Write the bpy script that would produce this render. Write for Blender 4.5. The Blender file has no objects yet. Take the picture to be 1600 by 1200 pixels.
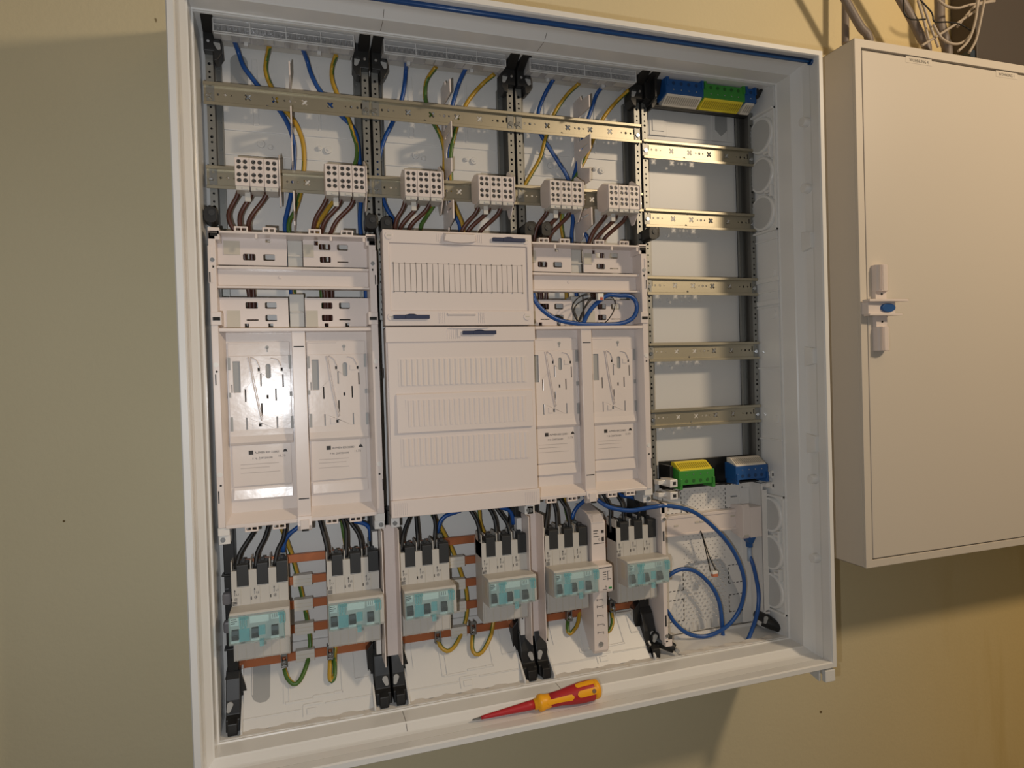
import bpy, bmesh, math, random
from mathutils import Vector, Matrix, geometry
random.seed(7)
C = bpy.context.scene.collection
scene = bpy.context.scene

# ------------------------------------------------------------------ camera, world, lights, exposure
# world axes: X to the right along the wall, Y into the wall (wall surface at 0), Z up.  Code is in millimetres.
MM = 0.001
FPX = 1034.86
CAM = Vector((142.856, -1151.917, 542.339))
def rodr(v):
    v = Vector(v); a = v.length
    return Matrix.Rotation(a, 3, v.normalized())
BASE = Matrix(((1, 0, 0), (0, 0, -1), (0, 1, 0)))
ROT = rodr((0.009, -0.316, -0.032)) @ BASE          # world -> camera (x right, y down, z forward)
cam = bpy.data.cameras.new('camera'); cam_o = bpy.data.objects.new('camera', cam); C.objects.link(cam_o)
cam.sensor_fit = 'HORIZONTAL'; cam.sensor_width = 36; cam.lens = FPX/1600*36
cam.clip_start = 0.01; cam.clip_end = 50
cx, cy, cz = ROT[0], -ROT[1], -ROT[2]
cam_o.matrix_world = Matrix(((cx[0], cy[0], cz[0], CAM[0]*MM), (cx[1], cy[1], cz[1], CAM[1]*MM),
                             (cx[2], cy[2], cz[2], CAM[2]*MM), (0, 0, 0, 1)))
scene.camera = cam_o
scene.view_settings.view_transform = 'Standard'; scene.view_settings.look = 'None'
scene.view_settings.gamma = 1; scene.view_settings.use_curve_mapping = False
scene.view_settings.exposure = 0.0

w = bpy.data.worlds.new('world'); scene.world = w; w.use_nodes = True
w.node_tree.nodes['Background'].inputs[0].default_value = (1.0, 0.91, 0.77, 1)
w.node_tree.nodes['Background'].inputs[1].default_value = 0.13

def area(name, loc, target, size, power, col):
    l = bpy.data.lights.new(name, 'AREA'); l.shape = 'DISK'; l.size = size; l.energy = power; l.color = col
    o = bpy.data.objects.new(name, l); C.objects.link(o); o.location = loc
    o.rotation_euler = (Vector(target)-Vector(loc)).to_track_quat('-Z', 'Y').to_euler(); return o
# the phone's own flash, a hand's breadth beside the lens
area('phone_flash', (0.075, -1.15, 0.50), (0.17, 0, 0.54), 0.012, 3.95, (0.93, 0.96, 1.0))
# warm cellar lamp up on the right, behind the photographer
l = bpy.data.lights.new('cellar_lamp', 'POINT'); l.energy = 56; l.color = (1.0, 0.79, 0.55); l.shadow_soft_size = 0.09
lo = bpy.data.objects.new('cellar_lamp', l); C.objects.link(lo); lo.location = (1.75, -1.42, 1.455)

def ray(px, py):
    return ROT.transposed() @ Vector(((px-800)/FPX, (py-600)/FPX, 1))
def at(px, py, Y):                       # the point at depth Y that the photograph shows at a pixel
    d = ray(px, py); p = CAM + d*((Y-CAM[1])/d[1]); return (p[0], p[1], p[2])
def path(*pts):                          # (px, py, Y) list -> real points
    return [at(*p) for p in pts]
def zpath(ox, oy, s, Y, pts, Y2=None):
    n = len(pts)
    return [at(ox+a/s, oy+b/s, Y if Y2 is None else Y+(Y2-Y)*i/(n-1)) for i, (a, b) in enumerate(pts)]

# ------------------------------------------------------------------ materials
def srgb(r, g, b):
    f = lambda c: c/12.92 if c <= 0.04045 else ((c+0.055)/1.055)**2.4
    return (f(r/255), f(g/255), f(b/255), 1)
MATS = {}
def mat(name, col, rough=0.4, metal=0.0, bump=0.0, bscale=400, var=0.0, vscale=20, spec=0.5, coat=0.0):
    m = bpy.data.materials.new(name); m.use_nodes = True; nt = m.node_tree; b = nt.nodes['Principled BSDF']
    b.inputs['Base Color'].default_value = col; b.inputs['Roughness'].default_value = rough
    b.inputs['Metallic'].default_value = metal; b.inputs['Specular IOR Level'].default_value = spec
    b.inputs['Coat Weight'].default_value = coat
    tc = nt.nodes.new('ShaderNodeTexCoord')
    if var > 0:
        n = nt.nodes.new('ShaderNodeTexNoise'); n.inputs['Scale'].default_value = vscale; n.inputs['Detail'].default_value = 5
        nt.links.new(tc.outputs['Object'], n.inputs['Vector'])
        mx = nt.nodes.new('ShaderNodeMix'); mx.data_type = 'RGBA'
        mx.inputs[6].default_value = tuple(c*(1-var) for c in col[:3])+(1,)
        mx.inputs[7].default_value = tuple(min(1, c*(1+var)) for c in col[:3])+(1,)
        nt.links.new(n.outputs['Fac'], mx.inputs[0]); nt.links.new(mx.outputs[2], b.inputs['Base Color'])
    if bump > 0:
        n = nt.nodes.new('ShaderNodeTexNoise'); n.inputs['Scale'].default_value = bscale; n.inputs['Detail'].default_value = 3
        nt.links.new(tc.outputs['Object'], n.inputs['Vector'])
        bp = nt.nodes.new('ShaderNodeBump'); bp.inputs['Strength'].default_value = bump; bp.inputs['Distance'].default_value = 0.001
        nt.links.new(n.outputs['Fac'], bp.inputs['Height']); nt.links.new(bp.outputs[0], b.inputs['Normal'])
    MATS[name] = m; return m

def wall_material():
    m = mat('painted plaster', srgb(196, 176, 116), 0.75, bump=0.5, bscale=120, spec=0.25)
    nt = m.node_tree; b = nt.nodes['Principled BSDF']; tc = nt.nodes['Texture Coordinate']
    mp = nt.nodes.new('ShaderNodeMapping'); mp.inputs['Scale'].default_value = (9, 1, 1.6)
    nt.links.new(tc.outputs['Object'], mp.inputs[0])
    n = nt.nodes.new('ShaderNodeTexNoise'); n.inputs['Scale'].default_value = 1.6; n.inputs['Detail'].default_value = 7
    n.inputs['Distortion'].default_value = 0.4
    nt.links.new(mp.outputs[0], n.inputs['Vector'])
    r = nt.nodes.new('ShaderNodeValToRGB'); r.color_ramp.elements[0].position = 0.52; r.color_ramp.elements[1].position = 0.72
    nt.links.new(n.outputs['Fac'], r.inputs[0])
    # damp yellow runs sit on the right, lower part of the wall
    sx = nt.nodes.new('ShaderNodeSeparateXYZ'); nt.links.new(tc.outputs['Object'], sx.inputs[0])
    mr = nt.nodes.new('ShaderNodeMapRange'); mr.inputs[1].default_value = 0.7; mr.inputs[2].default_value = 1.7
    nt.links.new(sx.outputs[0], mr.inputs[0])
    mu = nt.nodes.new('ShaderNodeMath'); mu.operation = 'MULTIPLY'
    nt.links.new(r.outputs[0], mu.inputs[0]); nt.links.new(mr.outputs[0], mu.inputs[1])
    n2 = nt.nodes.new('ShaderNodeTexNoise'); n2.inputs['Scale'].default_value = 3; n2.inputs['Detail'].default_value = 6
    nt.links.new(tc.outputs['Object'], n2.inputs['Vector'])
    base = nt.nodes.new('ShaderNodeMix'); base.data_type = 'RGBA'
    base.inputs[6].default_value = srgb(202, 190, 156); base.inputs[7].default_value = srgb(215, 204, 172)
    nt.links.new(n2.outputs['Fac'], base.inputs[0])
    mx = nt.nodes.new('ShaderNodeMix'); mx.data_type = 'RGBA'
    mx.inputs[7].default_value = srgb(186, 152, 70)
    # the base colour turns yellower towards the right of the room
    yl = nt.nodes.new('ShaderNodeMapRange'); yl.interpolation_type = 'SMOOTHSTEP'; yl.inputs[1].default_value = 0.2; yl.inputs[2].default_value = 1.3; yl.inputs[4].default_value = 0.85
    nt.links.new(sx.outputs[0], yl.inputs[0])
    b2 = nt.nodes.new('ShaderNodeMix'); b2.data_type = 'RGBA'; b2.inputs[7].default_value = srgb(222, 190, 118)
    nt.links.new(base.outputs[2], b2.inputs[6]); nt.links.new(yl.outputs[0], b2.inputs[0])
    nt.links.new(b2.outputs[2], mx.inputs[6]); nt.links.new(mu.outputs[0], mx.inputs[0])
    # small dark chips in the paint
    v = nt.nodes.new('ShaderNodeTexNoise'); v.inputs['Scale'].default_value = 26; v.inputs['Detail'].default_value = 2
    nt.links.new(tc.outputs['Object'], v.inputs['Vector'])
    r2 = nt.nodes.new('ShaderNodeValToRGB'); r2.color_ramp.elements[0].position = 0.752; r2.color_ramp.elements[1].position = 0.762
    nt.links.new(v.outputs['Fac'], r2.inputs[0])
    m2 = nt.nodes.new('ShaderNodeMix'); m2.data_type = 'RGBA'; m2.inputs[7].default_value = srgb(105, 85, 50)
    nt.links.new(mx.outputs[2], m2.inputs[6]); nt.links.new(r2.outputs[0], m2.inputs[0])
    nt.links.new(m2.outputs[2], b.inputs['Base Color'])
    return m
def clear_material(name, col, mixf, rough=0.06):
    m = bpy.data.materials.new(name); m.use_nodes = True; nt = m.node_tree; nt.nodes.remove(nt.nodes['Principled BSDF'])
    out = nt.nodes['Material Output']
    tr = nt.nodes.new('ShaderNodeBsdfTransparent'); tr.inputs[0].default_value = col
    gl = nt.nodes.new('ShaderNodeBsdfPrincipled'); gl.inputs['Base Color'].default_value = col
    gl.inputs['Roughness'].default_value = rough; gl.inputs['Specular IOR Level'].default_value = 0.8
    lw = nt.nodes.new('ShaderNodeLayerWeight'); lw.inputs[0].default_value = 0.35
    mr = nt.nodes.new('ShaderNodeMapRange'); mr.inputs[3].default_value = mixf; mr.inputs[4].default_value = 0.6
    nt.links.new(lw.outputs['Facing'], mr.inputs[0])
    mx = nt.nodes.new('ShaderNodeMixShader')
    nt.links.new(mr.outputs[0], mx.inputs[0]); nt.links.new(tr.outputs[0], mx.inputs[1]); nt.links.new(gl.outputs[0], mx.inputs[2])
    nt.links.new(mx.outputs[0], out.inputs[0]); MATS[name] = m; return m
WALL = wall_material()
WHITE = mat('white plastic', srgb(224, 220, 214), 0.28, bump=0.05, bscale=60)
FRAMEW = mat('white moulding', srgb(226, 225, 222), 0.22, bump=0.04, bscale=30)
KNOCK = mat('grey white moulding', srgb(190, 190, 188), 0.35)
PANELW = mat('white back panel', srgb(214, 212, 208), 0.38, bump=0.05, bscale=40)
CREAM = mat('cream plastic', srgb(222, 210, 203), 0.3, bump=0.06, bscale=80)
GLOSSC = mat('glossy cream plastic', srgb(223, 212, 205), 0.2, bump=0.22, bscale=48, spec=0.36)
GREYP = mat('light grey plastic', srgb(200, 196, 188), 0.4)
GREYU = mat('grey plastic and recess shade', srgb(158, 158, 156), 0.5)  # grey parts, and painted shade for recesses and slots
BREAKM = mat('pale grey breaker plastic', srgb(192, 188, 181), 0.42)
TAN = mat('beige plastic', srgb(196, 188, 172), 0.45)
STEEL = mat('galvanised steel', srgb(146, 146, 142), 0.46, 0.8, bump=0.05, bscale=300, var=0.06, vscale=14)
ZINC = mat('zinc rail', srgb(174, 167, 148), 0.42, 0.82, bump=0.03, bscale=200, var=0.05, vscale=10)
SCREW = mat('bright screw steel', srgb(205, 208, 212), 0.22, 1.0)
DSTEEL = mat('dark steel', srgb(120, 118, 114), 0.4, 0.8)
COPPER = mat('copper', srgb(196, 122, 84), 0.36, 0.75, var=0.12, vscale=18)
BLACK = mat('black plastic', srgb(26, 26, 26), 0.45)
BLACKC = mat('black cable', srgb(24, 24, 25), 0.5)
DARKC = mat('dark cap', srgb(48, 49, 50), 0.45)
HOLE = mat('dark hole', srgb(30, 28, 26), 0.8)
BLUEC = mat('blue cable', srgb(30, 78, 146), 0.34)
BLUEP = mat('blue plastic', srgb(30, 82, 142), 0.4)
NAVY = mat('navy plastic', srgb(38, 48, 78), 0.45)
RODB = mat('blue rod', srgb(22, 66, 120), 0.32)
BROWNC = mat('brown cable', srgb(80, 46, 36), 0.4)
YELC = mat('yellow cable', srgb(182, 144, 44), 0.36)
GRNC = mat('green cable', srgb(70, 104, 42), 0.36)
GRNP = mat('green plastic', srgb(62, 142, 58), 0.4)
YELP = mat('yellow plastic', srgb(236, 214, 60), 0.4)
OFFW = mat('off white cap', srgb(226, 216, 200), 0.4)
CABW = mat('coated sheet steel', srgb(206, 197, 184), 0.42, bump=0.06, bscale=500, var=0.02, vscale=4)
INK = mat('dark print', srgb(52, 48, 46), 0.6)
INKL = mat('faint print', srgb(182, 172, 166), 0.6)
SEAM = mat('frame seam', srgb(120, 112, 104), 0.6)
BLUEL = mat('blue print', srgb(40, 90, 140), 0.5)
LABELW = mat('white label', srgb(232, 230, 222), 0.5)
STICK = mat('clear sticker', srgb(213, 204, 191), 0.3)
PIPE = mat('grey conduit', srgb(122, 112, 106), 0.5)
WCABLE = mat('grey white cable', srgb(176, 164, 150), 0.45)
DUCT = mat('dark grey duct', srgb(72, 64, 58), 0.6, bump=0.1, bscale=60)
RED = mat('red grip', srgb(176, 34, 42), 0.45)
ORANGE = mat('yellow grip', srgb(244, 170, 20), 0.42)
GREENI = mat('green indicator', srgb(40, 140, 70), 0.4)
ORNG = mat('orange connector', srgb(196, 120, 90), 0.4)
PAPER = mat('paper', srgb(232, 226, 214), 0.8)
MEMB = mat('cable membrane', srgb(214, 208, 200), 0.25, bump=0.35, bscale=25)
TEAL = clear_material('teal clear plastic', (0.90, 0.97, 0.975, 1), 0.025)
TEALR = clear_material('teal ribbed plastic', (0.62, 0.88, 0.91, 1), 0.16)
CLEAR = clear_material('clear cover plastic', (0.95, 0.95, 0.955, 1), 0.06)
RIBW = clear_material('frosted clear plastic', (0.86, 0.86, 0.85, 1), 0.55, 0.2)

# ------------------------------------------------------------------ mesh builder
ORG = {}
class MB:
    def __init__(s): s.v = []; s.f = []; s.m = []; s.sm = []
    def add(s, vs, fs, mi=0, smooth=False):
        o = len(s.v); s.v += [tuple(v) for v in vs]
        for f in fs:
            s.f.append([i+o for i in f]); s.m.append(mi); s.sm.append(smooth)
        return s
    def box(s, x0, x1, y0, y1, z0, z1, mi=0):
        vs = [(x, y, z) for x in (x0, x1) for y in (y0, y1) for z in (z0, z1)]
        return s.add(vs, [(0, 1, 3, 2), (4, 6, 7, 5), (0, 4, 5, 1), (2, 3, 7, 6), (0, 2, 6, 4), (1, 5, 7, 3)], mi)
    def prism(s, pts, axis, a, b, mi=0, pts2=None):
        n = len(pts); pts2 = pts2 or pts
        P = {'x': lambda p, t: (t, p[0], p[1]), 'y': lambda p, t: (p[0], t, p[1]), 'z': lambda p, t: (p[0], p[1], t)}[axis]
        vs = [P(p, a) for p in pts]+[P(p, b) for p in pts2]
        tri = geometry.tessellate_polygon([[Vector((p[0], p[1], 0)) for p in pts]])
        fs = [tuple(t) for t in tri]+[tuple(i+n for i in t)[::-1] for t in tri]
        fs += [(i, (i+1) % n, n+(i+1) % n, n+i) for i in range(n)]
        return s.add(vs, fs, mi)
    def plate(s, outline, holes, y0, y1, mi=0, axis='y'):
        loops = [outline]+holes
        flat = [p for lp in loops for p in lp]; n = len(flat)
        P = {'x': lambda p, t: (t, p[0], p[1]), 'y': lambda p, t: (p[0], t, p[1]), 'z': lambda p, t: (p[0], p[1], t)}[axis]
        tri = geometry.tessellate_polygon([[Vector((p[0], p[1], 0)) for p in lp] for lp in loops])
        vs = [P(p, y0) for p in flat]+[P(p, y1) for p in flat]
        fs = [tuple(t) for t in tri]+[tuple(i+n for i in t)[::-1] for t in tri]
        o = 0
        for lp in loops:
            k = len(lp)
            fs += [(o+i, o+(i+1) % k, n+o+(i+1) % k, n+o+i) for i in range(k)]; o += k
        return s.add(vs, fs, mi)
    def cyl(s, c, axis, r, a, b, n=14, r2=None, mi=0, smooth=True, a0=0.0):
        r2 = r if r2 is None else r2
        P = {'x': lambda u, v, t: (t, c[0]+u, c[1]+v), 'y': lambda u, v, t: (c[0]+u, t, c[1]+v), 'z': lambda u, v, t: (c[0]+u, c[1]+v, t)}[axis]
        ang = [2*math.pi*i/n+a0 for i in range(n)]
        vs = [P(r*math.cos(t), r*math.sin(t), a) for t in ang]+[P(r2*math.cos(t), r2*math.sin(t), b) for t in ang]
        s.add(vs, [(i, (i+1) % n, n+(i+1) % n, n+i) for i in range(n)]+[tuple(range(n)), tuple(range(2*n-1, n-1, -1))], mi, smooth)
        s.sm[-1] = s.sm[-2] = False
        return s
    def tube(s, pts, r, n=10, step=6.0, mi=0, stripe=None, twist=0.05, rad=None, spline=True):
        pts = [Vector(p) for p in pts]
        if spline and len(pts) > 2:
            q = []
            for i in range(len(pts)-1):
                p0 = pts[max(i-1, 0)]; p1 = pts[i]; p2 = pts[i+1]; p3 = pts[min(i+2, len(pts)-1)]
                k = max(2, int((p2-p1).length/step))
                for j in range(k):
                    t = j/k
                    q.append(0.5*((2*p1)+(p2-p0)*t+(2*p0-5*p1+4*p2-p3)*t*t+(3*p1-p0-3*p2+p3)*t**3))
            q.append(pts[-1]); pts = q
        N = len(pts); o = len(s.v); up = None; ring = []
        for i, p in enumerate(pts):
            t = (pts[min(i+1, N-1)]-pts[max(i-1, 0)]).normalized()
            if up is None:
                up = t.orthogonal().normalized()
            up = (up-t*up.dot(t)).normalized(); sd = t.cross(up)
            rr = r if rad is None else rad[min(i, len(rad)-1)]
            for k in range(n):
                a = 2*math.pi*k/n
                s.v.append(tuple(p+up*(rr*math.cos(a))+sd*(rr*math.sin(a))))
        for i in range(N-1):
            for k in range(n):
                a = o+i*n+k; b = o+i*n+(k+1) % n
                s.f.append([a, b, b+n, a+n]); s.sm.append(True)
                if stripe is not None:
                    s.m.append(stripe if ((k+int(i*twist*n)) % n) < n*0.4 else mi)
                else: s.m.append(mi)
        s.f.append([o+k for k in range(n)]); s.m.append(mi); s.sm.append(False)
        s.f.append([o+(N-1)*n+k for k in range(n)][::-1]); s.m.append(mi); s.sm.append(False)
        return s
    def lathe(s, prof, axis_p, axis_d, n=20, mi=0):
        d = Vector(axis_d).normalized(); u = d.orthogonal().normalized(); v = d.cross(u); o = len(s.v); p0 = Vector(axis_p)
        for (t, r) in prof:
            for k in range(n):
                a = 2*math.pi*k/n; s.v.append(tuple(p0+d*t+u*(r*math.cos(a))+v*(r*math.sin(a))))
        for i in range(len(prof)-1):
            for k in range(n):
                a = o+i*n+k; b = o+i*n+(k+1) % n
                s.f.append([a, b, b+n, a+n]); s.m.append(mi); s.sm.append(True)
        s.f.append([o+k for k in range(n)]); s.m.append(mi); s.sm.append(False)
        m = o+(len(prof)-1)*n
        s.f.append([m+k for k in range(n)][::-1]); s.m.append(mi); s.sm.append(False)
        return s
    def text(s, body, x, z, y, size, align='LEFT', sx=1.0, mi=0, th=0.15):
        cu = bpy.data.curves.new('lettering', 'FONT'); cu.body = body; cu.size = size; cu.align_x = align; cu.resolution_u = 2
        to = bpy.data.objects.new('lettering', cu); me = to.to_mesh()
        vs = [(x+v.co.x*sx, y-th, z+v.co.y) for v in me.vertices]; fs = [tuple(p.vertices) for p in me.polygons]
        to.to_mesh_clear(); bpy.data.objects.remove(to); bpy.data.curves.remove(cu)
        return s.add(vs, fs, mi)
    def pieces(s, name, material, parent, **kw):          # one object for every separate piece
        par = list(range(len(s.v)))
        def find(a):
            while par[a] != a: par[a] = par[par[a]]; a = par[a]
            return a
        for f in s.f:
            for q in f[1:]: par[find(f[0])] = find(q)
        groups = {}
        for i, f in enumerate(s.f): groups.setdefault(find(f[0]), []).append(i)
        for fs in groups.values():
            b = MB(); mp = {}
            for i in fs:
                for q in s.f[i]:
                    if q not in mp: mp[q] = len(b.v); b.v.append(s.v[q])
                b.f.append([mp[q] for q in s.f[i]]); b.m.append(s.m[i]); b.sm.append(s.sm[i])
            b.build(name, material, parent, **kw)
    def build(s, name, material, parent=None, bevel=0, seg=2, kind=None, label=None):
        if parent is not None: org = ORG[parent.name]
        else:
            xs = [v[0] for v in s.v]; ys = [v[1] for v in s.v]; zs = [v[2] for v in s.v]
            org = ((min(xs)+max(xs))/2, (min(ys)+max(ys))/2, min(zs))
        me = bpy.data.meshes.new(name)
        me.from_pydata([((a-org[0])*MM, (b-org[1])*MM, (c-org[2])*MM) for a, b, c in s.v], [], s.f)
        ms = material if isinstance(material, (list, tuple)) else [material]
        for m in ms: me.materials.append(m)
        me.polygons.foreach_set('material_index', s.m); me.polygons.foreach_set('use_smooth', s.sm)
        bm = bmesh.new(); bm.from_mesh(me); bmesh.ops.recalc_face_normals(bm, faces=bm.faces); bm.to_mesh(me); bm.free()
        me.update()
        o = bpy.data.objects.new(name, me); C.objects.link(o)
        if parent is not None: o.parent = parent; ORG[o.name] = org
        else: o.location = [c*MM for c in org]; ORG[o.name] = org
        if bevel > 0:
            b = o.modifiers.new('Bevel', 'BEVEL'); b.width = bevel*MM; b.segments = seg; b.limit_method = 'ANGLE'; b.angle_limit = math.radians(40)
            b.harden_normals = False
        if kind: o['kind'] = kind
        if label: o['label'] = label
        return o
def tag(o, label, cat, group=None):
    o['label'] = label; o['category'] = cat
    if group: o['group'] = group
    return o
def thing(name, loc, label, cat, group=None):
    o = bpy.data.objects.new(name, None); C.objects.link(o); o.empty_display_size = 0.02
    o.location = [c*MM for c in loc]; ORG[o.name] = tuple(loc); return tag(o, label, cat, group)
def kids(o): return [c for c in bpy.data.objects if c.parent == o]
def dup(root, delta, label, group=None):
    def cp(o, par):
        c = o.copy(); C.objects.link(c)
        og = ORG[o.name]; ORG[c.name] = (og[0]+delta[0], og[1]+delta[1], og[2]+delta[2])
        if par is not None: c.parent = par
        for k in kids(o): cp(k, c)
        return c
    src = root
    r = cp(src, None)
    r.location = [a+b*MM for a, b in zip(root.location, delta)]
    r['label'] = label
    if group: r['group'] = group
    return r
def rect(x0, x1, z0, z1): return [(x0, z0), (x1, z0), (x1, z1), (x0, z1)]
def rrect(x0, x1, z0, z1, r):
    q = []
    for (cx_, cz_, a0) in ((x1-r, z1-r, 0), (x0+r, z1-r, 90), (x0+r, z0+r, 180), (x1-r, z0+r, 270)):
        for a in (0, 30, 60, 90):
            t = math.radians(a0+a); q.append((cx_+r*math.cos(t), cz_+r*math.sin(t)))
    return q
def circ(x, z, r, n=8): return [(x+r*math.cos(2*math.pi*i/n+0.39), z+r*math.sin(2*math.pi*i/n+0.39)) for i in range(n)]
def xshape(x, z, r, t):
    q = []
    for k in range(4):
        a = math.pi/4+k*math.pi/2
        for (d, off) in ((t*1.1, -math.pi/4),):
            q.append((x+d*math.cos(a+off), z+d*math.sin(a+off)))
        ca, sa = math.cos(a), math.sin(a)
        q.append((x+r*ca+t*0.75*sa, z+r*sa-t*0.75*ca)); q.append((x+r*ca-t*0.75*sa, z+r*sa+t*0.75*ca))
    return q
ORD = ['first', 'second', 'third', 'fourth', 'fifth', 'sixth']
FIELD = ['left', 'second', 'third', 'right']
FX = [25, 275, 525, 775]

# ------------------------------------------------------------------ setting
b = MB(); b.box(-3000, 4500, 0, 150, -1300, 2300); wall = b.build('wall_back', WALL, kind='structure')
b = MB(); b.box(-3000, 4500, -3500, 150, -1320, -1300); b.build('floor', mat('cellar floor', srgb(120, 112, 100), 0.8), kind='structure')
b = MB(); b.box(-3000, 4500, -3500, 150, 2300, 2320); b.build('ceiling', mat('cellar ceiling', srgb(190, 178, 150), 0.8), kind='structure')

# ------------------------------------------------------------------ large distribution cabinet (enclosure)
W, H = 1050, 1100
cab = thing('distribution_cabinet', (525, -100, 0), 'large open white meter cabinet with its door removed, wires and breakers inside', 'electrical cabinet')
b = MB(); b.box(20, 1030, -9, -1, 18, 1085); b.build('back_panel', PANELW, cab)
# side walls of the back box, lip to wall
b = MB()
b.box(16, 20, -101, -1, 14, 1089); b.box(1030, 1034, -101, -1, 14, 1089)
b.box(20, 1030, -101, -1, 1085, 1089); b.box(20, 1030, -101, -1, 14, 18)
b.build('back_box', FRAMEW, cab)
# moulded front frame: profile swept round the rectangle, (margin from outer edge, depth)
prof = [(20.6, -98), (20.6, -101.2), (17.4, -101.5), (17.4, -104.2), (20.4, -104.5), (20.4, -106.6), (18.4, -107.4), (18.4, -143), (16.5, -145), (9.5, -156), (8.2, -159), (9.6, -160.5), (8.6, -164), (7.6, -180), (9.4, -184), (10.8, -203), (9.4, -206),
        (1.6, -206), (0, -204), (0, -1), (14, -1), (14, -98)]
b = MB(); n = len(prof)
def ringpts(m, y): return [(m, y, m), (W-m, y, m), (W-m, y, H-m), (m, y, H-m)]
for k in range(4):
    vs = []
    for (m, y) in prof:
        r_ = ringpts(m, y); vs += [r_[k], r_[(k+1) % 4]]
    b.add(vs, [(2*i, 2*i+1, 2*((i+1) % n)+1, 2*((i+1) % n)) for i in range(n)])
b.build('moulded_frame', FRAMEW, cab, bevel=0)
# seams where the frame pieces meet
b = MB()
for x in (286, 545):
    b.box(x-0.4, x+0.4, -143, -110, 17.6, 18.6); b.box(x-0.4, x+0.4, -143, -110, 1081.5, 1082.2)
    b.prism([(-146, 16.6), (-156, 9.8), (-156, 10.3), (-146, 17.1)], 'x', x-0.35, x+0.35)
    b.prism([(-146, H-16.9), (-156, H-10.1), (-156, H-9.4), (-146, H-16.1)], 'x', x-0.35, x+0.35)
b.build('frame_seam', SEAM, cab)
# blue door rod along the upper rim and hinge block below the right corner
b = MB(); b.cyl((-188, 1087.6), 'x', 4.2, 30, 1043, 12); b.cyl((-188, 1086.5), 'x', 5.4, 1036, 1045, 12); b.build('blue_hinge_rod', RODB, cab)
b = MB(); b.box(1024, 1046, -205, -196, -24, -3); b.prism([(-196, -2), (-130, -2), (-130, -8), (-196, -24)], 'x', 1037, 1041)
b.prism([(-196, -2), (-130, -2), (-150, -14), (-196, -24)], 'x', 1018, 1022); b.cyl((-172, -10), 'x', 6, 1018, 1040, 12)
b.build('hinge_block', FRAMEW, cab, bevel=1)
# bosses and ribs on the frame's right inner side
b = MB()
for z in (985, 865, 335, 190): b.cyl((-172, z), 'x', 8, 1030, 1044, 14, r2=9)
for z in (770, 560, 400): b.prism([(-160, z-18), (-182, z-14), (-182, z+14), (-160, z+18)], 'x', 1034, 1044)
b.pieces('frame_boss', FRAMEW, cab, bevel=0.5)
# round knock-outs in the right side of the back box
for z in (996, 919, 845, 251, 176, 100):
    b = MB(); b.cyl((-66, z), 'x', 34, 1023.5, 1030.5, 32, r2=36); b.build('knockout', FRAMEW, cab, bevel=1.2)
    b = MB(); b.cyl((-66, z), 'x', 30, 1022.6, 1025, 32, r2=30); b.build('knockout_disc', KNOCK, cab, bevel=1.0)
b = MB()
for (z0, z1) in ((805, 1040), (60, 292)):
    b.box(1026, 1031, -104, -100, z0, z1); b.box(1026, 1031, -26, -20, z0, z1); b.box(1022, 1031, -104, -18, z0, z0+4); b.box(1022, 1031, -104, -18, z1-4, z1)
for z in (957, 882, 213, 138):
    b.box(1020, 1031, -97, -93, z-11, z+11); b.box(1021.5, 1030.6, -92.9, -78, z-2.5, z+2.5)
for z in (790, 690, 660, 540, 400): b.box(1026.5, 1031, -104, -18, z-1.5, z+1.5)
for z in (645, 440, 725): b.cyl((-85, z), 'x', 9, 1028.2, 1031, 16)
for z in (708, 664): b.box(1026.5, 1031, -104, -40, z, z+9)
b.pieces('side_rib', FRAMEW, cab, bevel=0.4)
# soft cable membranes along the bottom of the box
for k in range(4):
    b = MB(); x0 = FX[k]+22
    nx = 26
    vs = []
    for i in range(nx+1):
        for j, (y, z) in enumerate(((-104, 19), (-98, 20), (-92, 20.5), (-86, 20.5))):
            vs.append((x0+i*(206/nx), y, z+1.6*math.sin(i*1.1+j*1.7)+random.uniform(-0.6, 0.6)))
    b.add(vs, [(i*4+j, i*4+j+1, i*4+j+5, i*4+j+4) for i in range(nx) for j in range(3)], 0, True)
    b.build('cable_membrane', MEMB, cab)
def slope_y(z): return -14-(116-z)*0.76         # depth of the leaning shrouds at the bottom
def onslope(px, py, off=0.0):
    d = ray(px, py)                                # where the pixel's ray meets the plane y = -14-(116-z)*0.76-off
    t = (-14-(116-CAM[2])*0.76-off-CAM[1])/(d[1]-0.76*d[2]); p = CAM+d*t; return (p[0], p[1], p[2])
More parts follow.
